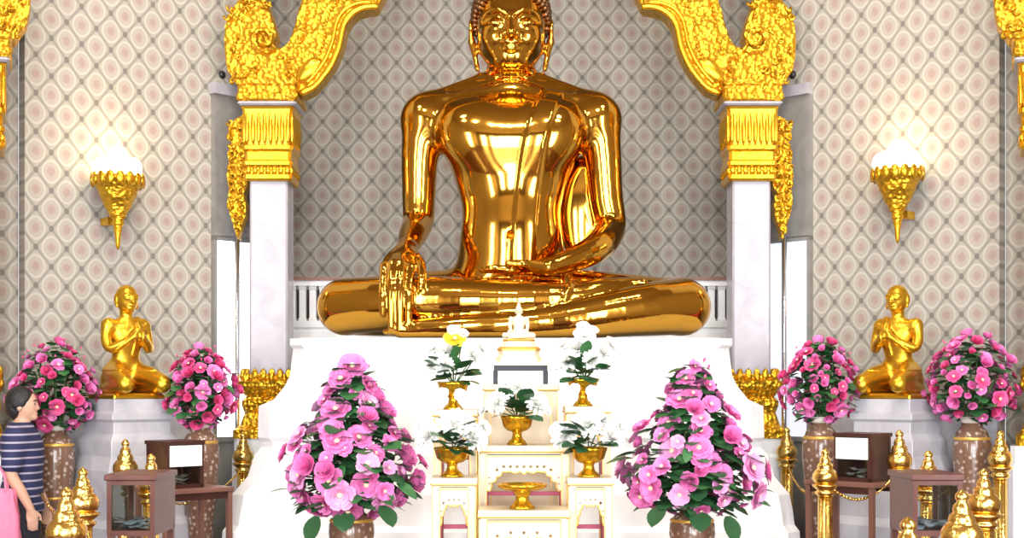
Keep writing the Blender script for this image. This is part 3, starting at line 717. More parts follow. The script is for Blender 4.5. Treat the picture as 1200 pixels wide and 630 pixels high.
# ------------------------------------------------------------------ plinth and balustrade
b = MB(); TZ = 1.965
prof = []
for y, px in ((395, 262), (404, 262), (408, 258), (440, 262), (452, 268), (468, 281), (476, 299), (513, 300), (518, 296), (524, 296), (534, 304), (559, 312), (566, 318), (580, 330), (600, 334), (616, 336), (624, 342), (660, 344), (664, 352), (720, 354)):
    tt = (px / F * 9.25 - 1.615) / (1 + px / F); prof.append((1.615 + tt, 1.0 + tt, EYE + (HY - y) / F * (9.25 - tt)))
prof = [p for p in prof if p[2] > .02] + [(2.02, 1.42, 0)]
prof = sorted(prof, key=lambda p: p[2]); prof = [(a, c, z if z < 1.955 else TZ) for a, c, z in prof]
def plinth_tier(pp):
    b = MB(); b.smooth = False; rs = []
    for w, d, z in pp:
        k = .10; n = min(w, 1.60)
        rs.append([(x, y, z) for x, y in ((-w + k, -d), (w - k, -d), (w, -d + k), (w, -.17), (n + .01, -.13), (n, -.08), (n, 1.05), (-n, 1.05), (-n, -.08), (-n - .01, -.13), (-w, -.17), (-w, -d + k))])
    return b.ring(rs)
pt = thing('plinth', 'broad stepped white marble plinth beneath the colossal gold statue', 'plinth', (-.007, 10.25, 0))
lo = [p for p in prof if p[2] <= 1.22]; mi = [p for p in prof if 1.22 < p[2] <= 1.72]; hi = [p for p in prof if p[2] > 1.72]
for nm, pp in (('base_tier', lo + mi[:1]), ('middle_tier', mi + hi[:1]), ('top_tier', hi)): ob(nm, plinth_tier(pp).mesh(nm, 'white'), pt)
t = thing('balustrade', 'white marble balustrade with dark gaps and brown rail behind the statue', 'balustrade', (0, 11.42, 0))
b = MB(); b.box((-2.0, -.09, 0), (2.0, .09, 2.14)); b.box((-2.02, -.11, 2.14), (2.02, .11, 2.2)); ob('base_wall', b.mesh('balustrade_base', 'white'), t)
for k in range(44): 
    x = -1.956 + k * .091; ob('baluster', MB().sq([(.036, 2.2), (.036, 2.22), (.030, 2.235), (.030, 2.475), (.036, 2.49), (.036, 2.51)], (0, 0, 0)).mesh('baluster', 'white') if k == 0 else bpy.data.meshes['baluster'], t, (x, 0, 0))
b = MB(); b.box((-2.0, -.08, 2.51), (2.0, .08, 2.555)); ob('top_rail', b.mesh('balustrade_rail', 'white'), t)
b = MB(); b.box((-2.02, -.10, 2.555), (2.02, .10, 2.585)); ob('rail_cap', b.mesh('balustrade_cap', 'wood_pale'), t)

# ------------------------------------------------------------------ wall torches
def sconce(label, c, ztop, zt, rz):
    t = thing('wall_torch', label, 'wall lamp', (c[0], c[1], zt), rz, 'gilded wall torches'); h = ztop - zt; k = h / .554
    b = MB(); b.lathe([(.004, 0), (.016, .03), (.022, .10), (.034, .17), (.030, .175), (.046, .19), (.046, .215), (.036, .225), (.060, .25)], 24); ob('tip', b.mesh('torch_tip', 'leafgold_s'), t)
    b = MB(); b.lathe([(.055, .245), (.068, .262), (.064, .272), (.100, .33), (.128, .40), (.142, .41), (.136, .425), (.165, .478), (.192, .50), (.197, .53), (.205, .554), (.180, .554), (.165, .52), (.05, .45)], 32, flute=16, fd=.03); ob('bowl', b.mesh('torch_bowl', 'leafgold'), t)
    for i in range(16):
        a = 2 * PI * i / 16; ob('petal', MB().ell((0, 0, 0), (.036, .014, .055), 8).mesh('torch_petal', 'leafgold_s') if not i else bpy.data.meshes['torch_petal'], t, (.192 * math.cos(a), .192 * math.sin(a), .53), a + PI / 2)
    b = MB(); b.ell((0, 0, .57), (.14, .14, .075), 18)
    for i in range(7):
        a = 2 * PI * i / 7; b.ell((.125 * math.cos(a), .125 * math.sin(a), .62), (.065, .065, .085), 12)
    b.ell((0, 0, .69), (.085, .085, .11), 12)
    o = ob('glass_flame', b.mesh('torch_flame', 'bulb'), t); o['label'] = 'glowing clouded glass flame'
    b = MB(); b.box((-.03, .10, .20), (.03, .245, .26)); ob('wall_arm', b.mesh('torch_arm', 'leafgold_s'), t)
    l = bpy.data.lights.new('torch_glow', 'POINT'); l.energy = TORCH; l.color = (1, .74, .42); l.shadow_soft_size = .05
    lo_ = bpy.data.objects.new('torch_glow', l); COL.objects.link(lo_); lo_.location = (c[0] + .05 * math.sin(rz) * 1.0, c[1] + .05, ztop + .34)
TORCH = 2.2
sconce('gilded cone torch glowing on the papered wall left of the great statue', (-3.018, 9.80), 3.214, 2.66, PI / 4)
sconce('gilded cone torch glowing on the papered wall right of the great statue', (2.966, 9.85), 3.29, 2.716, -PI / 4)
for px, lab in ((259, 'left'), (930, 'right')):
    p = PX(px, 88, 10.72 if px < 600 else 10.78); t = thing('security_camera', 'tiny black round camera on the wall above the %s stone pilaster' % lab, 'camera', p, PI / 4 if px < 600 else -PI / 4, 'small black cameras')
    ob('housing', MB().ell((0, 0, 0), (.038, .045, .038), 16).mesh('camera_housing', 'black'), t)
    b = MB(); b.tube([(0, .03, 0), (0, .10, 0)], .014, 8); ob('mount', b.mesh('camera_mount', 'steel'), t)

# ------------------------------------------------------------------ side figures and pedestals
for s, lab in ((-1, 'left'), (1, 'right')):
    rz = -s * PI / 4; loc = (s * 2.805, 9.33, 0)
    b = MB(); b.smooth = False
    t = thing('pedestal', 'moulded marble pedestal under the small gold figure %s of the great statue' % lab, 'pedestal', loc, rz, 'side pedestals')
    b.sq([(.33, 0), (.33, .62), (.30, .68), (.30, 1.02)], ch=.02); ob('base', b.mesh('pedestal_base', 'pedestal'), t)
    b = MB(); b.sq([(.30, 1.02), (.285, 1.06), (.26, 1.12), (.26, 1.22), (.255, 1.24), (.225, 1.28), (.225, 1.36), (.245, 1.38), (.245, 1.42), (.215, 1.44), (.215, 1.525)], ch=.02); ob('upper_block', b.mesh('pedestal_upper', 'pedestal'), t)
    b = MB(); b.sq([(.19, 1.525), (.20, 1.53), (.20, 1.55), (.185, 1.565)], ch=.05)
    tag(ob('seated_statue', monk_me if s < 0 else monk_me_m, None, (loc[0], loc[1] - .02, 1.558), rz), 'small gold kneeling figure with joined palms on the %s pedestal, facing the great statue' % lab, 'statue', 'kneeling gold figures')
    bo = bpy.data.objects['seated_statue.001' if s < 0 else 'seated_statue.002']; bo.scale = (1.0, 1.0, 1.0)
    ob('statue_base', b.mesh('statue_base', 'monkgold'), bo, (0, 0, -1.558 + .0))

# ------------------------------------------------------------------ flowers
def flower_mesh(name, mats, rings, heart=.2, seed=0):
    b = MB(); r_ = random.Random(seed)
    for n, R, H, W in rings:
        a0 = r_.uniform(0, 6)
        for i in range(n):
            a = a0 + 2 * PI * i / n + r_.uniform(-.12, .12); ca, sa = math.cos(a), math.sin(a); g = []; j = r_.uniform(.9, 1.1)
            for t in (.08, .38, .72, 1.0):
                row = []
                for q in (-1, 0, 1):
                    w = W * math.sin(PI * (.20 + .56 * t)) * q; r = R * j * t - abs(q) * R * .10 * t; h = H * t ** 1.4 + abs(q) * .07 - (.10 * R if t == 1 else 0)
                    row.append((ca * r - sa * w, sa * r + ca * w, h))
                g.append(row)
            b.patch(g)
    b.cur = 1; b.ell((0, 0, .20), (heart, heart, .14), 9)
    b.cur = 2; b.lathe([(.02, -.35), (.05, -.10), (.22, .02), (.24, .06)], 8)
    return b.mesh(name, mats)
RG = [(8, 1.0, .26, .44), (7, .80, .44, .38), (6, .54, .48, .30), (5, .34, .36, .2)]
FL = {k: flower_mesh('flower_' + k, [k, 'yolk' if k != 'whitepetal' else 'whitepetal', 'stem'], RG, .20, i) for i, k in enumerate(('pink', 'pinkdeep', 'pinkpale', 'whitepetal', 'yellowpetal'))}
RO = [(6, .80, .62, .46), (6, .66, .80, .40), (5, .42, .85, .30), (4, .22, .82, .2)]
RS = {k: flower_mesh('rose_' + k, [k, k, 'stem'], RO, .13, i + 9) for i, k in enumerate(('pink', 'pinkdeep', 'pinkpale'))}
MUM = [(16, 1.0, .18, .17), (14, .85, .40, .16), (12, .62, .55, .15), (8, .38, .60, .12), (5, .2, .58, .1)]
MU = flower_mesh('chrysanthemum', ['whitepetal', 'yolk', 'stem'], MUM, .12, 4); MU.materials[1] = MT['whitepetal']
b = MB(); b.ell((0, 0, .3), (.28, .28, .48), 8); b.cur = 1; b.lathe([(.03, -.6), (.05, -.15), (.22, 0), (.1, .1)], 7); BUD = b.mesh('flower_bud', ['pinkdeep', 'stem'])
def leaf_mesh(name, W, m, curl=.18):
    b = MB(); g = []
    for i in range(7):
        t = i / 6; w = W * math.sin(PI * min(1, .06 + .94 * t)) ** .7 if t < 1 else .01
        g.append([(q * w, t, -curl * t * t + .10 * abs(q) * w + (.0)) for q in (-1, -.5, 0, .5, 1)])
    b.patch(g); o = b.mesh(name, m); return o
LF = [leaf_mesh('round_leaf', .40, 'leaf'), leaf_mesh('narrow_leaf', .22, 'leaf', .3), leaf_mesh('dark_round_leaf', .42, 'leafdark')]
def aim(o, n, spin=0, s=1.):
    q = Vector(n).to_track_quat('Z', 'Y'); o.rotation_mode = 'QUATERNION'; o.rotation_quaternion = q @ Matrix.Rotation(spin, 3, 'Z').to_quaternion(); o.scale = (s,) * 3
def aimy(o, d, roll=0, s=1.):
    q = Vector(d).to_track_quat('Y', 'Z'); o.rotation_mode = 'QUATERNION'; o.rotation_quaternion = q @ Matrix.Rotation(roll, 3, 'Y').to_quaternion(); o.scale = (s,) * 3
def bouquet(label, loc, prof, n, size, kinds, nleaf, lsize, group, seed, squash=.8, buds=6, extra_leaf=()):
    """prof: list of (height, radius); blooms cover the cone or ball, leaves in the gaps"""
    R = random.Random(seed); t = thing('flower_bouquet', label, 'flowers', loc, 0, group)
    hs = [p[0] for p in prof]; rf = spl(hs, [p[1] for p in prof]); z0, z1 = hs[0], hs[-1]
    # areas by height so that blooms spread evenly
    zz = np.linspace(z0, z1, 200); wgt = rf(zz) + .03; cum = np.cumsum(wgt) / wgt.sum()
    b = MB(); 
    core = [(max(.01, .72 * float(rf(z))), z) for z in np.linspace(z0, z1 - .03, 10)]
    for i in range(int(nleaf * 22)):
        z = float(np.interp(R.random(), cum, zz)); a = R.uniform(0, 2 * PI); r = float(rf(z)) * R.uniform(.30, .84)
        d = Vector((math.cos(a), math.sin(a), R.uniform(-.4, .7))).normalized(); p = Vector((r * math.cos(a), squash * r * math.sin(a), z)); u = d.cross(Vector((0, 0, 1))).normalized(); L = lsize * R.uniform(.7, 1.1)
        g = [[p + d * L * q + u * (e * L * .52 * math.sin(PI * (.1 + .85 * q))) + Vector((0, 0, -.25 * L * q * q)) for e in (-1, 0, 1)] for q in (0, .35, .7, 1)]
        b.cur = R.randint(0, 1); b.patch(g)
    for i in range(16):
        a = 2 * PI * i / 16; z = R.uniform(.3, .8) * z1; r = float(rf(z)) * .6
        b.cur = 2; b.tube([(.03 * math.cos(a), .03 * math.sin(a), -.10), (.5 * r * math.cos(a), .5 * r * math.sin(a), z * .5), (r * math.cos(a), r * math.sin(a) * squash, z)], .006, 5)
    f = ob('foliage', b.mesh('foliage', ['leaf', 'leafdark', 'stem']), t); f['kind'] = 'stuff'
    for i in range(n):
        z = float(np.interp((i + .5) / n, cum, zz)); a = i * 2.399963 + R.uniform(-.3, .3)
        # blooms on the unseen back are left sparse
        r = float(rf(z)) * R.uniform(.74, 1.12); sl = float(rf(min(z + .03, z1)) - rf(max(z - .03, z0))) / .06
        nv = Vector((math.cos(a), math.sin(a) * 1.1, -sl + .15)).normalized(); s = size * (R.choice((.55, .62, .72, .8, .9, 1.0, 1.12)))
        ms = R.choice(kinds); o = ob('flower', ms, t, (r * math.cos(a) , squash * r * math.sin(a), z)); aim(o, nv + Vector((R.uniform(-.25, .25), R.uniform(-.35, .05), R.uniform(-.15, .25))), R.uniform(0, 6), s)
    for i in range(nleaf):
        z = float(np.interp(R.random() * .75, cum, zz)); a = R.uniform(-PI, .25 * PI); r = float(rf(z)) * R.uniform(.75, .98)
        d = Vector((math.cos(a), math.sin(a), R.uniform(-.5, .3))); o = ob('leaf', R.choice(LF), t, (r * math.cos(a), squash * r * math.sin(a), z)); aimy(o, d, R.uniform(-.5, .5), lsize * R.uniform(.8, 1.3))
    for p, d, s in extra_leaf:
        o = ob('leaf', LF[2], t, p); aimy(o, d, 0, s)
    for i in range(buds):
        a = R.uniform(0, 2 * PI); q = R.uniform(.2, 1.); z = z1 * (1.03 - .30 * q) ; r = float(rf(min(z, z1))) * 1.0 + .02
        o = ob('bud', BUD, t, (r * math.cos(a), squash * r * math.sin(a), z + .04)); aim(o, (math.cos(a) * .5, math.sin(a) * .5, 1), 0, size * .42)
    return t
def vase(label, loc, h, r, group, m='vase', rim=.62):
    t = thing('vase', label, 'vase', loc, 0, group)
    b = MB(); b.lathe([(r * .55, 0), (r * .60, .02 * h), (r * .58, .05 * h), (r * .66, .25 * h), (r * .86, .55 * h), (r, .74 * h), (r * .97, .83 * h), (r * .80, .90 * h), (r * .56, .935 * h), (r * .52, .96 * h), (r * .45, .96 * h), (r * .45, .80 * h)], 32); ob('body', b.mesh('vase_body', m), t)
    b = MB(); b.lathe([(r * .50, .955 * h), (r * .56, .97 * h), (r * rim, h), (r * rim * .9, h), (r * .44, .96 * h)], 32); o = ob('rim', b.mesh('vase_rim', 'vaserim'), t)
    for z, q in ((.86, .93), (.50, .835)):
        b = MB(); b.lathe([(r * q * .97, z * h - .012), (r * q + .006, z * h), (r * q * .97, z * h + .012)], 32, cap=False); ob('band', b.mesh('vase_band', 'goldline'), t)
    return t
def stand(label, loc, h, r, group=None):
    t = thing('plant_stand', label, 'stand', loc, 0, group)
    ob('table_top', MB().lathe([(r, h - .035), (r * 1.08, h - .02), (r * 1.08, h - .008), (r, h)], 24).mesh('stand_top', 'wood_dark'), t)
    for i in range(4):
        a = PI / 4 + PI / 2 * i; c, s = math.cos(a), math.sin(a)
        ob('leg', MB().tube([(c * r * .85, s * r * .85, h - .03), (c * r * .98, s * r * .98, h * .6), (c * r * .8, s * r * .8, h * .2), (c * r * .98, s * r * .98, .0)], [.022, .024, .018, .024], 8).mesh('stand_leg', 'wood_dark'), t)
    return t
MT['vaserim'] = mat('pearl_rim', (.75, .68, .60), .25)
kp = [FL['pink'], FL['pink'], FL['pink'], FL['pinkpale'], RS['pink']]; kd = [RS['pinkdeep'], RS['pink'], FL['pink'], FL['pinkdeep'], RS['pink']]
FD = 7.5
front_prof = [(-.03, .16), (.03, .31), (.13, .375), (.24, .375), (.36, .325), (.50, .24), (.62, .165), (.74, .10), (.83, .03)]
for px, lab, sd, g in ((412, 'left', 5, 1), (811, 'right', 8, -1)):
    X = (px - 600) / F * FD; top = EYE + (HY - 592) / F * FD
    stand('dark wooden stand under the %s front flower vase before the plinth' % lab, (X, FD, 0), .30, .17, 'front vase stands')
    vase('brown inlaid vase holding the large pink bouquet at %s front of the plinth' % lab, (X, FD, .30), top - .30, .135, 'front vases')
    exl = [((-.02, -.16, -.02), (.05, -.8, -.55), .15), ((.20, -.22, .02), (.5, -.5, -.6), .15), ((.29, -.10, .18), (.9, -.3, .1), .14), ((-.17, -.22, -.04), (-.3, -.4, -.8), .16), ((-.22, -.2, .10), (-.6, -.6, .1), .13), ((.06, -.29, .17), (.4, -.8, .2), .15), ((.16, -.24, .22), (.5, -.7, .3), .13), ((-.10, -.26, .26), (-.4, -.8, .3), .12), ((-.36, -.05, .1), (-1, -.2, 0), .12)]
    exl = [((p[0] * g, p[1], p[2]), (d[0] * g, d[1], d[2]), s) for p, d, s in exl]
    bouquet('large cone bouquet of pink flowers at the %s front of the white plinth' % lab, (X, FD, top), front_prof, 100, .080, kp, 22, .12, 'large front bouquets', sd, .75, 8, exl)
rear_prof = [(-.02, .10), (.05, .22), (.16, .28), (.28, .27), (.40, .21), (.50, .13), (.56, .04)]
for px, d, y1, y0, w, lab, sd in ((65, 9.15, 398, 497, 47, 'pink bouquet on tall vase between the standing visitor and the left gold figure', 21), (235, 9.35, 405, 494, 39, 'pink bouquet on tall vase between the left gold figure and the bright window', 22),
                             (962, 9.35, 397, 488, 43, 'pink bouquet on tall vase between the right column and the right gold figure', 23), (1139, 9.1, 389, 488, 51, 'pink bouquet on tall vase to the right of the right gold figure', 24)):
    X = (px - 600) / F * d; zt = EYE + (HY - y0) / F * d; hh = (y0 - y1) / F * d; sc = w / F * d / .28
    stand('dark low stand under the vase ' + lab.split('vase ')[1], (X, d, 0), .30, .15, 'rear vase stands')
    vase('tall brown inlaid vase ' + lab.split('vase ')[1], (X, d, .30), zt - .30, .135, 'rear vases')
    bouquet(lab, (X, d, zt), [(h * hh / .58, r * sc) for h, r in rear_prof], 96, .055, kd, 16, .085, 'rear pink bouquets', sd, .9, 10)
# ------------------------------------------------------------------ altar tables before the plinth
def table(label, px0, px1, ytop, d, depth, zb, holes=True, group='white altar tables', solid=False):
    """white lacquered altar table with pierced apron; zb = floor height it stands on"""
    w = (px1 - px0) / F * d; X = ((px0 + px1) / 2 - 600) / F * d; z = EYE + (HY - ytop) / F * d; h = z - zb; hw = w / 2; lg = .022
    t = thing('altar_table', label, 'table', (X, d + depth / 2, zb), 0, group); hd = depth / 2
    b = MB(); b.rect([(hw - .012, hd - .012, h - .055), (hw - .012, hd - .012, h - .045), (hw, hd, h - .035), (hw, hd, h)], k=.004); ob('table_top', b.mesh('table_top', 'cream'), t)
    b = MB(); b.rect([(hw + .003, hd + .003, h - .040), (hw + .004, hd + .004, h - .036), (hw + .003, hd + .003, h - .032)], k=.004); ob('gilded_edge', b.mesh('gilded_edge', 'goldline'), t)
    for sx in (-1, 1):
        for sy in (-1, 1):
            b = MB(); b.box((-lg, -lg, 0), (lg, lg, h - .05)); b.cur = 1
            b.box((-lg * 1.03, -lg * 1.03, .0), (-lg * .8, lg * 1.03, h - .05)); b.box((lg * .8, -lg * 1.03, .0), (lg * 1.03, lg * 1.03, h - .05))
            ob('leg', b.mesh('table_leg', ['cream', 'goldline']), t, (sx * (hw - lg - .006), sy * (hd - lg - .006), 0))
    if solid:
        b = MB(); b.box((-hw + .03, -hd + .015, 0), (hw - .03, hd - .02, h - .05)); ob('panel', b.mesh('table_panel', 'cream'), t)
        return t, z
    a = hw - lg * 2 - .006; zt = h - .05; k = min(1., a / .21)
    half = [(-a, -.215), (-a + .018 * k, -.215), (-a + .03 * k, -.19), (-a + .028 * k, -.165), (-a + .055 * k, -.155), (-a + .06 * k, -.13), (-a + .085 * k, -.125), (-a + .09 * k, -.105), (-a * .35, -.10), (-a * .25, -.112), (-a * .1, -.10), (0, -.118)]
    P = [(-a, 0)] + half + [(-x, z_) for x, z_ in reversed(half[:-1])] + [(a, 0)]
    P = [(x, zt + z_) for x, z_ in P]; hl = []
    n = 9 if k == 1 else 5
    for i in range(n):
        cx = -a * .72 + 1.44 * a * i / (n - 1); r = .0115; cz = zt - .072 - (.018 if i in (0, n - 1) else 0); hl.append([(cx - r, cz), (cx, cz - r), (cx + r, cz), (cx, cz + r)])
    for sgn in (-1, 1):
        for q in range(2): cx, cz, r = sgn * (a - .016 * k), zt - .135 - .035 * q, .007 * max(k, .8); hl.append([(cx - r, cz), (cx, cz - r), (cx + r, cz), (cx, cz + r)])
    b = MB(); b.prism(P, -hd + .012, -hd + .026, hl); ob('apron', b.mesh('table_apron', 'cream'), t)
    b = MB(); b.tube([(x, -hd + .010, z_) for x, z_ in P[1:-1]], .0055, 6); ob('gilded_scallop', b.mesh('gilded_scallop', 'goldline'), t)
    ob('gilded_line', MB().box((-a, -hd + .006, zt - .016), (a, -hd + .013, zt - .008)).mesh('gilded_line', 'goldline'), t)
    for sx in (-1, 1):
        b = MB(); b.box((sx * (hw - .05) - .006, -hd + .05, zt - .42), (sx * (hw - .05) + .006, hd - .05, zt - .05)); ob('side_panel', b.mesh('table_side', 'red'), t)['label'] = 'crimson side panel'
    b = MB(); b.box((-a, hd - .05, zt - .26), (a, hd - .03, zt - .235)); ob('stretcher', b.mesh('table_stretcher', 'red'), t)['label'] = 'crimson stretcher bar'
    return t, z
_, z_front = table('low white pierced altar table in front holding the flat gold tray', 560, 668, 598, 7.0, .30, 0)
_, z_mid = table('white pierced altar table holding the middle gold bowl of white flowers', 560, 668, 522, 7.42, .30, 0)
_, z_high = table('tall white panelled altar table under the small white figurine', 566, 655, 450, 7.95, .36, 0, solid=True)
_, z_sl = table('narrow white altar table holding the front gold bowl at left', 505, 559, 560, 7.15, .30, 0)
_, z_sr = table('narrow white altar table holding the front gold bowl at right', 665, 719, 560, 7.15, .30, 0)
_, z_rl = table('taller narrow white altar table holding the rear gold bowl at left', 507, 560, 480, 7.6, .30, 0)
_, z_rr = table('taller narrow white altar table holding the rear gold bowl at right', 662, 716, 476, 7.6, .30, 0)

def bowl(label, px, d, z, r, h):
    X = (px - 600) / F * d; t = thing('offering_bowl', label, 'bowl', (X, d, z), 0, 'gold pedestal bowls')
    b = MB(); b.lathe([(.62 * r, 0), (.64 * r, .04 * h), (.56 * r, .09 * h), (.50 * r, .14 * h), (.34 * r, .22 * h), (.28 * r, .34 * h), (.30 * r, .42 * h), (.36 * r, .46 * h)], 28, flute=14, fd=.08); ob('foot', b.mesh('bowl_foot', 'leafgold_s'), t)
    b = MB(); b.lathe([(.30 * r, .44 * h), (.62 * r, .50 * h), (.84 * r, .62 * h), (.93 * r, .80 * h), (.95 * r, .86 * h), (1.0 * r, .90 * h), (1.02 * r, h), (.93 * r, h), (.85 * r, .84 * h), (.5 * r, .6 * h)], 36, flute=18, fd=.05); ob('cup', b.mesh('bowl_cup', 'leafgold_s'), t)
    return X, d, z + h
def arrangement(label, base, spec, leaves, seed):
    """white blooms in a bowl: spec = (dx, dy, dz, radius, kind)"""
    R = random.Random(seed); t = thing('flower_arrangement', label, 'flowers', base, 0, 'white flower arrangements')
    b = MB()
    for dx, dy, dz, r, k in spec: b.tube([(dx * .15, dy * .15, .0), (dx * .6, dy * .6, dz * .45 + .01), (dx, dy, dz - r * .2)], .004, 5)
    ob('stems', b.mesh('stems', 'stem'), t)
    for dx, dy, dz, r, k in spec:
        o = ob('flower', k, t, (dx, dy, dz)); aim(o, (dx * 1.1, dy - .16, .09 + dz * .2), R.uniform(0, 6), r * 1.15)
    for dx, dy, dz, s, kind in leaves:
        o = ob('leaf', LF[kind], t, (dx * .35, dy * .6 - .01, .01 + dz * .5)); aimy(o, (dx * .65, dy * .4 - .03, dz * .5), R.uniform(-.4, .4), s)
    return t
W_ = MU; WF = FL['whitepetal']; YF = FL['yellowpetal']
def lv(R, n=12, s=.105): return [(R.uniform(-.22, .22), R.uniform(-.16, .06), R.uniform(-.03, .18), s * R.uniform(.8, 1.25), R.choice((0, 2, 2, 2))) for _ in range(n + 6)]
B = bowl('gold pedestal bowl on the middle altar table', 606, 7.55, z_mid, .096, .172)
arrangement('white flowers arching over the middle gold bowl below the figurine', B, [(-.115, -.05, .075, .072, W_), (.115, -.05, .07, .072, W_), (0, -.02, .17, .07, W_), (-.02, .02, .19, .03, YF), (-.07, .0, .135, .05, W_), (.075, .0, .13, .05, W_), (.175, -.02, .03, .03, WF), (-.20, 0, .03, .03, WF)], lv(random.Random(1), 16) + [(-.02, -.1, .03, .11, 2), (.05, -.1, .05, .10, 2), (-.2, 0, .1, .12, 1), (.2, 0, .1, .12, 1)], 1)
for sx, lab, zf, zr, pf, pr in ((-1, 'left', z_sl, z_rl, 530, 531), (1, 'right', z_sr, z_rr, 690, 683)):
    B = bowl('gold pedestal bowl on the front narrow table at %s' % lab, pf, 7.28, zf, .104, .168)
    arrangement('low spread of white flowers in the front gold bowl at %s' % lab, B, [(-.135, -.04, .065, .078, W_), (.125, -.04, .055, .078, W_), (-.01 * sx, -.02, .135, .085, W_), (-.19, 0, .10, .04, WF), (.18, .0, .11, .045, WF), (.07, .03, .15, .05, W_)], lv(random.Random(3 + sx), 16) + [(-.03, -.12, .03, .12, 2), (.05, -.12, .02, .12, 2), (-.23, -.02, .04, .11, 2), (.23, -.02, .06, .09, 1)], 3 + sx)
    B = bowl('gold pedestal bowl on the rear tall narrow table at %s' % lab, pr, 7.74, zr, .095, .168)
    arrangement('tall spray of white flowers in the rear gold bowl at %s of the figurine' % lab, B, [(-.10, -.03, .10, .075, W_), (.0 + .05 * sx, -.07, .10, .062, W_), (.12, -.02, .155, .07, W_), (-.04, .02, .18, .065, W_), (0, 0, .31, .038, WF), (.06, 0, .29, .032, WF), (-.12, .02, .20, .045, WF), (.17, 0, .20, .05, WF), (.01, -.01, .255, .06, YF if sx < 0 else WF), (-.055, -.12, -.07, .034, WF), (.045, -.12, -.08, .034, WF)], lv(random.Random(7 + sx), 16) + [(.10, -.1, .06, .14, 2), (-.04, -.1, .10, .12, 0), (.2, 0, .08, .1, 1), (-.22, 0, .08, .1, 1), (.03, -.03, .26, .1, 0)], 7 + sx)
t = thing('offering_tray', 'flat gold pedestal tray standing alone on the front altar table', 'tray', ((612 - 600) / F * 7.12, 7.12, z_front))
b = MB(); b.lathe([(.07, 0), (.072, .008), (.06, .02), (.04, .045), (.036, .07), (.05, .09), (.062, .10)], 28, flute=14, fd=.06); ob('foot', b.mesh('tray_foot', 'leafgold_s'), t)
b = MB(); b.lathe([(.055, .098), (.11, .108), (.134, .122), (.140, .137), (.134, .138), (.126, .126), (.05, .115)], 40); ob('plate', b.mesh('tray_plate', 'leafgold_s'), t)
# figurine on its little stand
d = 8.1
t = thing('figurine_stand', 'small dark-legged white stand beneath the figurine on the tall altar table', 'stand', ((610 - 600) / F * d, d, z_high)); zs_ = EYE + (HY - 424) / F * d - z_high; hw = .178
b = MB(); b.box((-hw, -.10, zs_ - .022), (hw, .10, zs_)); ob('table_top', b.mesh('figurine_stand_top', 'cream'), t)
b = MB(); b.box((-hw + .01, -.09, zs_ - .055), (hw - .01, .09, zs_ - .022)); ob('drawer_band', b.mesh('figurine_stand_band', 'ebony'), t)
for sx in (-1, 1):
    for sy in (-1, 1): ob('leg', MB().box((-.014, -.014, 0), (.014, .014, zs_ - .055)).mesh('figurine_stand_leg', 'ebony'), t, (sx * (hw - .02), sy * .07, 0))
t = thing('figurine_platform', 'tiered white and gold base carrying the small figurine before the great statue', 'base', ((608 - 600) / F * d, d, z_high + zs_))
b = MB(); b.rect([(.142, .09, 0), (.142, .09, .03), (.128, .082, .038), (.128, .082, .07)], k=.03); ob('lower_tier', b.mesh('figurine_base_lower', 'cream'), t)
b = MB(); b.rect([(.135, .086, .07), (.138, .088, .082), (.118, .075, .095)], k=.03); ob('gilded_tier', b.mesh('figurine_base_gilt', 'goldline'), t)
b = MB(); b.rect([(.118, .075, .095), (.105, .068, .12), (.098, .065, .13)], k=.03); ob('upper_tier', b.mesh('figurine_base_upper', 'cream'), t)
b = MB(); b.rect([(.10, .066, .13), (.103, .07, .138), (.095, .064, .146)], k=.03); ob('lotus_rim', b.mesh('figurine_base_rim', 'goldline'), t)
a, q = little_statue(); f_ = ob('figurine', arr_mesh('figurine', a, q, 'figure'), None, ((608 - 600) / F * d, d, z_high + zs_ + .1455)); tag(f_, 'tiny white and gold seated figurine at the centre before the statue\'s shins', 'figurine')

# ------------------------------------------------------------------ gold posts and chains
post0 = None
def post(px, d, H, label):
    global post0
    X = (px - 600) / F * d
    if post0 is None:
        t = thing('barrier_post', label, 'post', (X, d, 0), 0, 'gold barrier posts')
        ob('foot', MB().lathe([(.10, 0), (.10, .03), (.075, .05), (.06, .09)], 24).mesh('post_foot', 'brass'), t)
        ob('shaft', MB().lathe([(.056, .08), (.050, .20), (.048, .90)], 32, flute=8, fd=.14).mesh('post_shaft', 'brass'), t)
        ob('collar', MB().lathe([(.05, .895), (.066, .91), (.066, .922), (.05, .93), (.062, .94), (.084, .958), (.084, .968), (.06, .975)], 24).mesh('post_collar', 'brass'), t)
        ob('finial', MB().lathe([(.055, .97), (.074, .985), (.082, 1.01), (.080, 1.035), (.064, 1.06), (.050, 1.07), (.054, 1.078), (.046, 1.10), (.034, 1.108), (.037, 1.118), (.030, 1.14), (.018, 1.15), (.026, 1.165), (.026, 1.178), (.014, 1.192), (.003, 1.20)], 28).mesh('post_finial', 'brass'), t)
        post0 = t
    else: t = dup(post0, (X, d, 0), 0, label)
    t.scale = (1, 1, H / 1.2); return t
def top(d, y): return EYE + (HY - y) / F * d
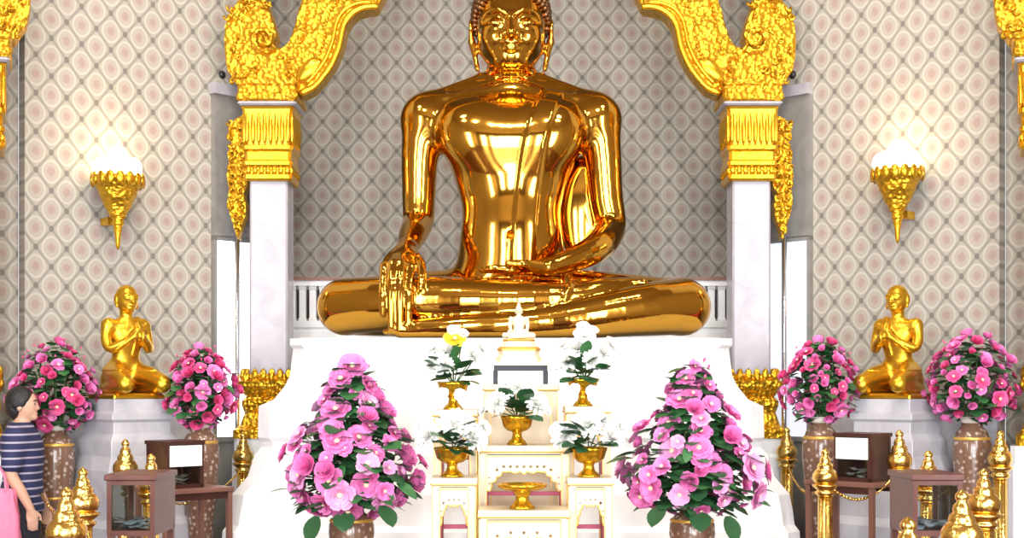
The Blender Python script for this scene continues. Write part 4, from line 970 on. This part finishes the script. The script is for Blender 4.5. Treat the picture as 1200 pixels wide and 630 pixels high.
for px, y, d, lab in ((40, 514, 9.15, 'gold fluted post beside the standing visitor in front of the left wall'), (147, 514, 8.45, 'gold post whose bud tip shows above the left glass box, below the left figure'),
                 (177, 531, 7.68, 'small gold post tip showing over the right end of the left glass box'), (97, 547, 6.5, 'gold post just behind the foremost one at lower left'), (78, 570, 5.2, 'foremost gold bud-topped post at lower left'),
                 (285, 506, 10.10, 'gold post standing against the left column base'), (967, 525, 8.3, 'gold fluted post directly right of the white plinth'), (922, 500, 10.10, 'gold post partly hidden behind the plinth at the right column'),
                 (1054, 503, 8.4, 'gold post showing behind the left side of the right glass box'), (1088, 527, 7.72, 'small gold post tip showing over the middle of the right glass box'), (1172, 503, 8.75, 'tall gold fluted post beside the rightmost vase'),
                 (1153, 548, 6.45, 'gold post just behind the foremost one at lower right'), (1127, 573, 5.08, 'big gold bud-topped post before the right glass box'), (1064, 605, 4.2, 'lowest gold post tip at the bottom edge below the right glass box')):
    post(px, d, top(d, y), lab)
def chain(label, p, q, sag, r=.007):
    b = MB(); P = [Vector(p).lerp(Vector(q), i / 24) - Vector((0, 0, sag * 4 * (i / 24) * (1 - i / 24))) for i in range(25)]; b.tube(P, r, 6)
    for i in range(0, 25): b.ell(P[i], (r * 1.7,) * 3, 6)
    tag(ob('chain', b.mesh('chain', 'brass')), label, 'chain', 'sagging gold chains')
def pp(px, d, z): return ((px - 600) / F * d, d, z)
chain('gold chain sagging from the left column post towards the post behind the glass box', pp(285, 10.10, .98), pp(147, 8.45, 1.0), .22)
chain('gold chain sagging between the visitor and the left glass box posts', pp(40, 9.15, .97), pp(97, 6.5, .95), .12)
chain('gold chain sagging from the plinth-side post to the post behind the right glass box', pp(967, 8.3, 1.0), pp(1054, 8.4, 1.08), .16)
chain('gold chain between the right column post and the plinth-side post', pp(922, 10.10, 1.02), pp(967, 8.3, 1.0), .15)

# ------------------------------------------------------------------ glass donation boxes
def vitrine(label, x0, x1, y0, y1, z0, z1, side):
    """tall wooden box with a glass front; side = x side closed with a wood panel"""
    t = thing('donation_box', label, 'box', ((x0 + x1) / 2, (y0 + y1) / 2, 0), 0, 'large wooden glass boxes'); hw, hd = (x1 - x0) / 2, (y1 - y0) / 2; fr = .026
    b = MB(); b.box((-hw - .012, -hd - .012, z1 - .035), (hw + .012, hd + .012, z1)); ob('lid', b.mesh('box_lid', 'wood'), t, bevel=.006)
    b = MB()
    for sx in (-1, 1):
        for sy in (-1, 1): b.box((sx * hw - (fr if sx > 0 else 0), sy * hd - (fr if sy > 0 else 0), z0), (sx * hw + (fr if sx < 0 else 0), sy * hd + (fr if sy < 0 else 0), z1 - .035))
    b.box((-hw + .002, -hd + .002, z0 + .001), (hw - .002, hd - .002, z0 + .03)); b.box((-hw + fr, -hd + .002, z1 - .06), (hw - fr, -hd + .02, z1 - .036)); b.box((-hw + fr, hd - .02, z1 - .06), (hw - fr, hd - .002, z1 - .036))
    ob('frame', b.mesh('box_frame', 'wood'), t)
    b = MB(); b.box((side * hw - (.022 if side > 0 else 0), -hd + fr, z0 + .03), (side * hw + (0 if side > 0 else .022), hd - fr, z1 - .035)); ob('side_panel', b.mesh('box_side', 'wood'), t)
    for yy in (-hd + .008, hd - .012):
        b = MB(); b.box((-hw + fr, yy, z0 + .03), (hw - fr, yy + .004, z1 - .06)); ob('glass_pane', b.mesh('box_glass', 'glass'), t)
    b = MB(); b.box((-side * hw - .002, -hd + fr, z0 + .03), (-side * hw + .002, hd - fr, z1 - .06)); ob('glass_pane', b.mesh('box_side_glass', 'glass'), t)
    b = MB()
    for sx in (-1, 1):
        for sy in (-1, 1): b.box((sx * (hw - .02) - .018, sy * (hd - .02) - .018, 0), (sx * (hw - .02) + .018, sy * (hd - .02) + .018, z0))
    ob('legs_frame', b.mesh('box_legs', 'wood'), t)
    R = random.Random(int(x0 * 100)); b = MB()
    for i in range(40):
        c = Vector((R.uniform(-hw + .05, hw - .05), R.uniform(-hd + .05, hd - .05), z0 + .034 + R.uniform(0, .035))); a = R.uniform(0, 3); u = Vector((math.cos(a), math.sin(a), R.uniform(-.25, .25))) * .045; v = Vector((-math.sin(a), math.cos(a), R.uniform(-.2, .2))) * .022
        b.patch([[c - u - v, c - u + v], [c + Vector((0, 0, .01)) - v, c + Vector((0, 0, .01)) + v], [c + u - v, c + u + v]])
    o = tag(ob('banknotes', b.mesh('banknotes', 'notes'), None, t.location), 'loose banknotes on the bottom inside the %s glass box' % ('left' if x0 < 0 else 'right'), 'banknotes', None, 'stuff')
zv0 = EYE + (HY - 628) / F * 7.0; zv1 = EYE + (HY - 555.5) / F * 7.0
vitrine('reddish wooden glass-fronted box at lower left before the left figure', -2.217, -1.955, 7.0, 7.43, zv0, zv1, 1)
vitrine('reddish wooden glass-fronted box at lower right before the right figure', 2.193, 2.464, 7.0, 7.43, zv0, zv1, -1)
def small_box(label, s, px, d, y0, y1, tl):
    X = (px - 600) / F * d; rz = -s * PI / 4; L = .27; z1 = EYE + (HY - y0) / F * d; z0 = EYE + (HY - y1) / F * d
    # nearest corner at (X, d): the box runs back from it, its front facing the room's middle
    c = Vector((X, d, 0)) + Vector((0, L * S2 / 2, 0)); h = z1 - z0; k = L / 2
    t = thing('donation_box', label, 'box', (c.x, c.y, z0), rz, 'small boxes with white notices')
    b = MB()
    for sx in (-1, 1):
        for sy in (-1, 1): b.box((sx * (k - .012) - .012, sy * (k - .012) - .012, 0), (sx * (k - .012) + .012, sy * (k - .012) + .012, h - .02))
    b.box((-k, -k, 0), (k, k, .025)); ob('frame', b.mesh('small_box_frame', 'wood_dark'), t)
    b = MB(); b.box((-k - .008, -k - .008, h - .025), (k + .008, k + .008, h)); ob('lid', b.mesh('small_box_lid', 'wood_dark'), t)
    for sx in (-1, 1):
        b = MB(); b.box((sx * (k - .008) - .004, -k + .024, .025), (sx * (k - .008) + .004, k - .024, h - .025)); ob('side_panel', b.mesh('small_box_side', 'wood_dark'), t)
    b = MB(); b.box((-k + .024, k - .012, .025), (k - .024, k - .006, h - .025)); ob('back_panel', b.mesh('small_box_back', 'wood_dark'), t)
    b = MB(); b.box((-k + .024, -k + .008, .025), (k - .024, -k + .012, h - .025)); ob('glass_pane', b.mesh('small_box_glass', 'glass'), t)
    b = MB(); b.box((-k + .016, -k - .006, h * .46), (k - .016, -k - .002, h - .03)); ob('notice', b.mesh('notice', 'paper'), t)['label'] = 'blank white paper notice'
    R = random.Random(5); b = MB()
    for i in range(16):
        q = Vector((R.uniform(-.07, .07), R.uniform(-.07, .07), .03 + R.uniform(0, .05))); a = R.uniform(0, 3); u = Vector((math.cos(a), math.sin(a), .2)) * .03; v = Vector((-math.sin(a), math.cos(a), -.1)) * .018
        b.patch([[q - u - v, q - u + v], [q + u - v, q + u + v]])
    tag(ob('banknotes', b.mesh('few_banknotes', 'paper'), None, (c.x, c.y, z0), rz), 'pale folded notes inside the box with the white notice at %s' % ('left' if s < 0 else 'right'), 'banknotes', None, 'stuff')
    # table under it
    T = thing('side_table', tl, 'table', (c.x + -s * .06, c.y, 0), rz, 'rosy wood side tables'); w, dp = .26, .20
    b = MB(); b.box((-w, -dp, z0 - .03), (w, dp, z0)); ob('table_top', b.mesh('side_table_top', 'wood_pale'), T, bevel=.005)
    b = MB(); b.box((-w + .02, -dp + .015, z0 - .075), (w - .02, -dp + .03, z0 - .03)); b.box((-w + .02, dp - .03, z0 - .075), (w - .02, dp - .015, z0 - .03)); ob('apron', b.mesh('side_table_apron', 'wood_dark'), T)
    for sx in (-1, 1):
        for sy in (-1, 1): ob('leg', MB().box((-.016, -.016, 0), (.016, .016, z0 - .03)).mesh('side_table_leg', 'wood_pale'), T, (sx * (w - .025), sy * (dp - .025), 0))
    b = MB(); b.box((-w + .03, -.012, .22), (w - .03, .012, .25)); ob('stretcher', b.mesh('side_table_stretcher', 'wood_pale'), T)
small_box('dark wooden box with blank white notice behind the left glass box', -1, 196, 8.3, 517, 573, 'rosy wooden side table carrying the dark box with notice at left')
small_box('dark wooden box with blank white notice behind the right glass box', 1, 1020, 8.4, 508, 565, 'rosy wooden side table carrying the dark box with notice at right')

# ------------------------------------------------------------------ visitor with a pink bag
PXL = (-3.325, 8.70, 0)
(bd, sh, tr, hr) = person_parts()
per = tag(ob('person', arr_mesh('person_body', *bd, 'skin'), None, PXL, PI / 2 + .12), 'person in navy striped shirt and dark trousers standing in profile at the left edge', 'person')
ob('shirt', arr_mesh('shirt', *sh, 'shirt'), per); ob('trousers', arr_mesh('trousers', *tr, 'trouser'), per); ob('hair', arr_mesh('person_hair', *hr, 'hairblack'), per)
for s in (-1, 1): ob('eye', MB().ell((s * .031, -.0855, 1.495), (.012, .006, .005), 10).mesh('eye', 'black'), per); ob('eyebrow', MB().tube([(s * .013, -.094, 1.516), (s * .032, -.092, 1.522), (s * .052, -.080, 1.515)], [.003, .0045, .002], 6).mesh('eyebrow', 'hairblack'), per)
for s in (-1, 1):
    ob('shoe', MB().ell((s * .105, -.06 + .03 * s + .02, .04), (.052, .135, .05), 14).mesh('shoe', 'black'), per)
t = thing('tote_bag', 'bright pink cloth bag hanging at the standing visitor\'s side', 'bag', (-3.40, 8.44, .34))
b = MB()
rs = []
for z, w, dd in ((0, .12, .05), (.02, .15, .065), (.2, .165, .075), (.42, .15, .06), (.56, .125, .035), (.60, .12, .025)):
    rs.append([(w * (abs(math.cos(a)) ** .6) * (1 if math.cos(a) > 0 else -1) + .012 * math.sin(5 * a + z * 9), dd * (abs(math.sin(a)) ** .7) * (1 if math.sin(a) > 0 else -1) + .010 * math.sin(7 * a + z * 6), z) for a in [2 * PI * i / 40 for i in range(40)]])
b.ring(rs); ob('bag_body', b.mesh('bag_body', 'pinkbag'), t)
for yy in (-.02, .02):
    b = MB(); b.tube([tuple(p) for p in curve([(-.07, yy, .58), (-.05, yy * .5 + .02, .68), (.0, .03 + yy * .2, .745), (.05, yy * .5 + .02, .68), (.07, yy, .58)], 18)], .009, 8); ob('handle', b.mesh('bag_handle', 'pinkbag'), t)

# ------------------------------------------------------------------ camera and light
cam = bpy.data.cameras.new('camera'); co = bpy.data.objects.new('camera', cam); COL.objects.link(co)
co.location = (0, 0, EYE); co.rotation_euler = (PI / 2, 0, 0); cam.sensor_width = 36; cam.lens = 45; cam.shift_y = (HY - 315) / 1200
SC.camera = co
def area(name, loc, tgt, sx, sy, e, col=(1, 1, 1), shape='RECTANGLE', spread=PI):
    l = bpy.data.lights.new(name, 'AREA'); l.shape = shape; l.size = sx; l.size_y = sy; l.energy = e; l.color = col; l.spread = spread
    o = bpy.data.objects.new(name, l); COL.objects.link(o); o.location = loc
    o.rotation_euler = (Vector(tgt) - Vector(loc)).to_track_quat('-Z', 'Y').to_euler(); return o
for x, e in ((-2.6, DOOR * .8), (0, DOOR), (2.6, DOOR * .8)): area('doorway_daylight', (x, FY + .02, 2.65), (x * .6, 10, 1.9), 1.25, 5.2, e, (.93, .96, 1.0))
for x, y, tx, tz, e in ((-1.6, 5.6, -.6, 3.6, SPOT), (1.6, 5.6, .6, 3.6, SPOT), (0, 4.6, 0, 2.6, SPOT * 1.2), (-3.0, 6.4, -2.9, 2., SPOT * .3), (3.0, 6.4, 2.9, 2., SPOT * .3), (-2.4, 7.8, -2.2, 4.2, SPOT * .5), (2.4, 7.8, 2.2, 4.2, SPOT * .5)):
    area('ceiling_lamp', (x, y, H_ - .05), (tx, 10.2, tz), .5, .5, e, (1., .93, .82), 'DISK', 2.4)
for s in (-1, 1): area('side_window_daylight', (s * 4.66, 2.6, 2.9), (-s * 1.2, 9.6, 2.0), 2.0, 4.4, SIDE, (.92, .95, 1.))
w = bpy.data.worlds.new('world'); SC.world = w; w.use_nodes = True
w.node_tree.nodes['Background'].inputs[0].default_value = (.9, .95, 1, 1); w.node_tree.nodes['Background'].inputs[1].default_value = .6
vs = SC.view_settings; vs.view_transform = 'Standard'; vs.look = 'None'; vs.exposure = EXPO; vs.gamma = 1; vs.use_curve_mapping = False
cy = SC.cycles; cy.use_denoising = True; cy.max_bounces = 8; cy.diffuse_bounces = 4; cy.glossy_bounces = 5; cy.transmission_bounces = 6; cy.sample_clamp_indirect = 6; cy.caustics_reflective = False; cy.caustics_refractive = False

# ------------------------------------------------------------------ pieces of a part hang under that part
NEST = {'petal': 'bowl', 'gilded_scallop': 'apron', 'gilded_line': 'apron', 'gilded_edge': 'table_top', 'notice': 'glass_pane', 'bead_row': 'arch_panel', 'scroll_carving': 'arch_panel', 'edge_moulding': 'arch_panel', 'rim': 'body', 'handle': 'bag_body', 'rail_cap': 'top_rail', 'gilded_tier': 'lower_tier', 'drawer_band': 'table_top', 'flame_finial': 'hair', 'lotus_rim': 'upper_tier'}
for o in list(SC.objects):
    k = o.name.split('.')[0]
    if o.parent and k in NEST:
        for q in o.parent.children:
            if q.name.split('.')[0] == NEST[k] and q.scale == Vector((1, 1, 1)): o.parent = q; break
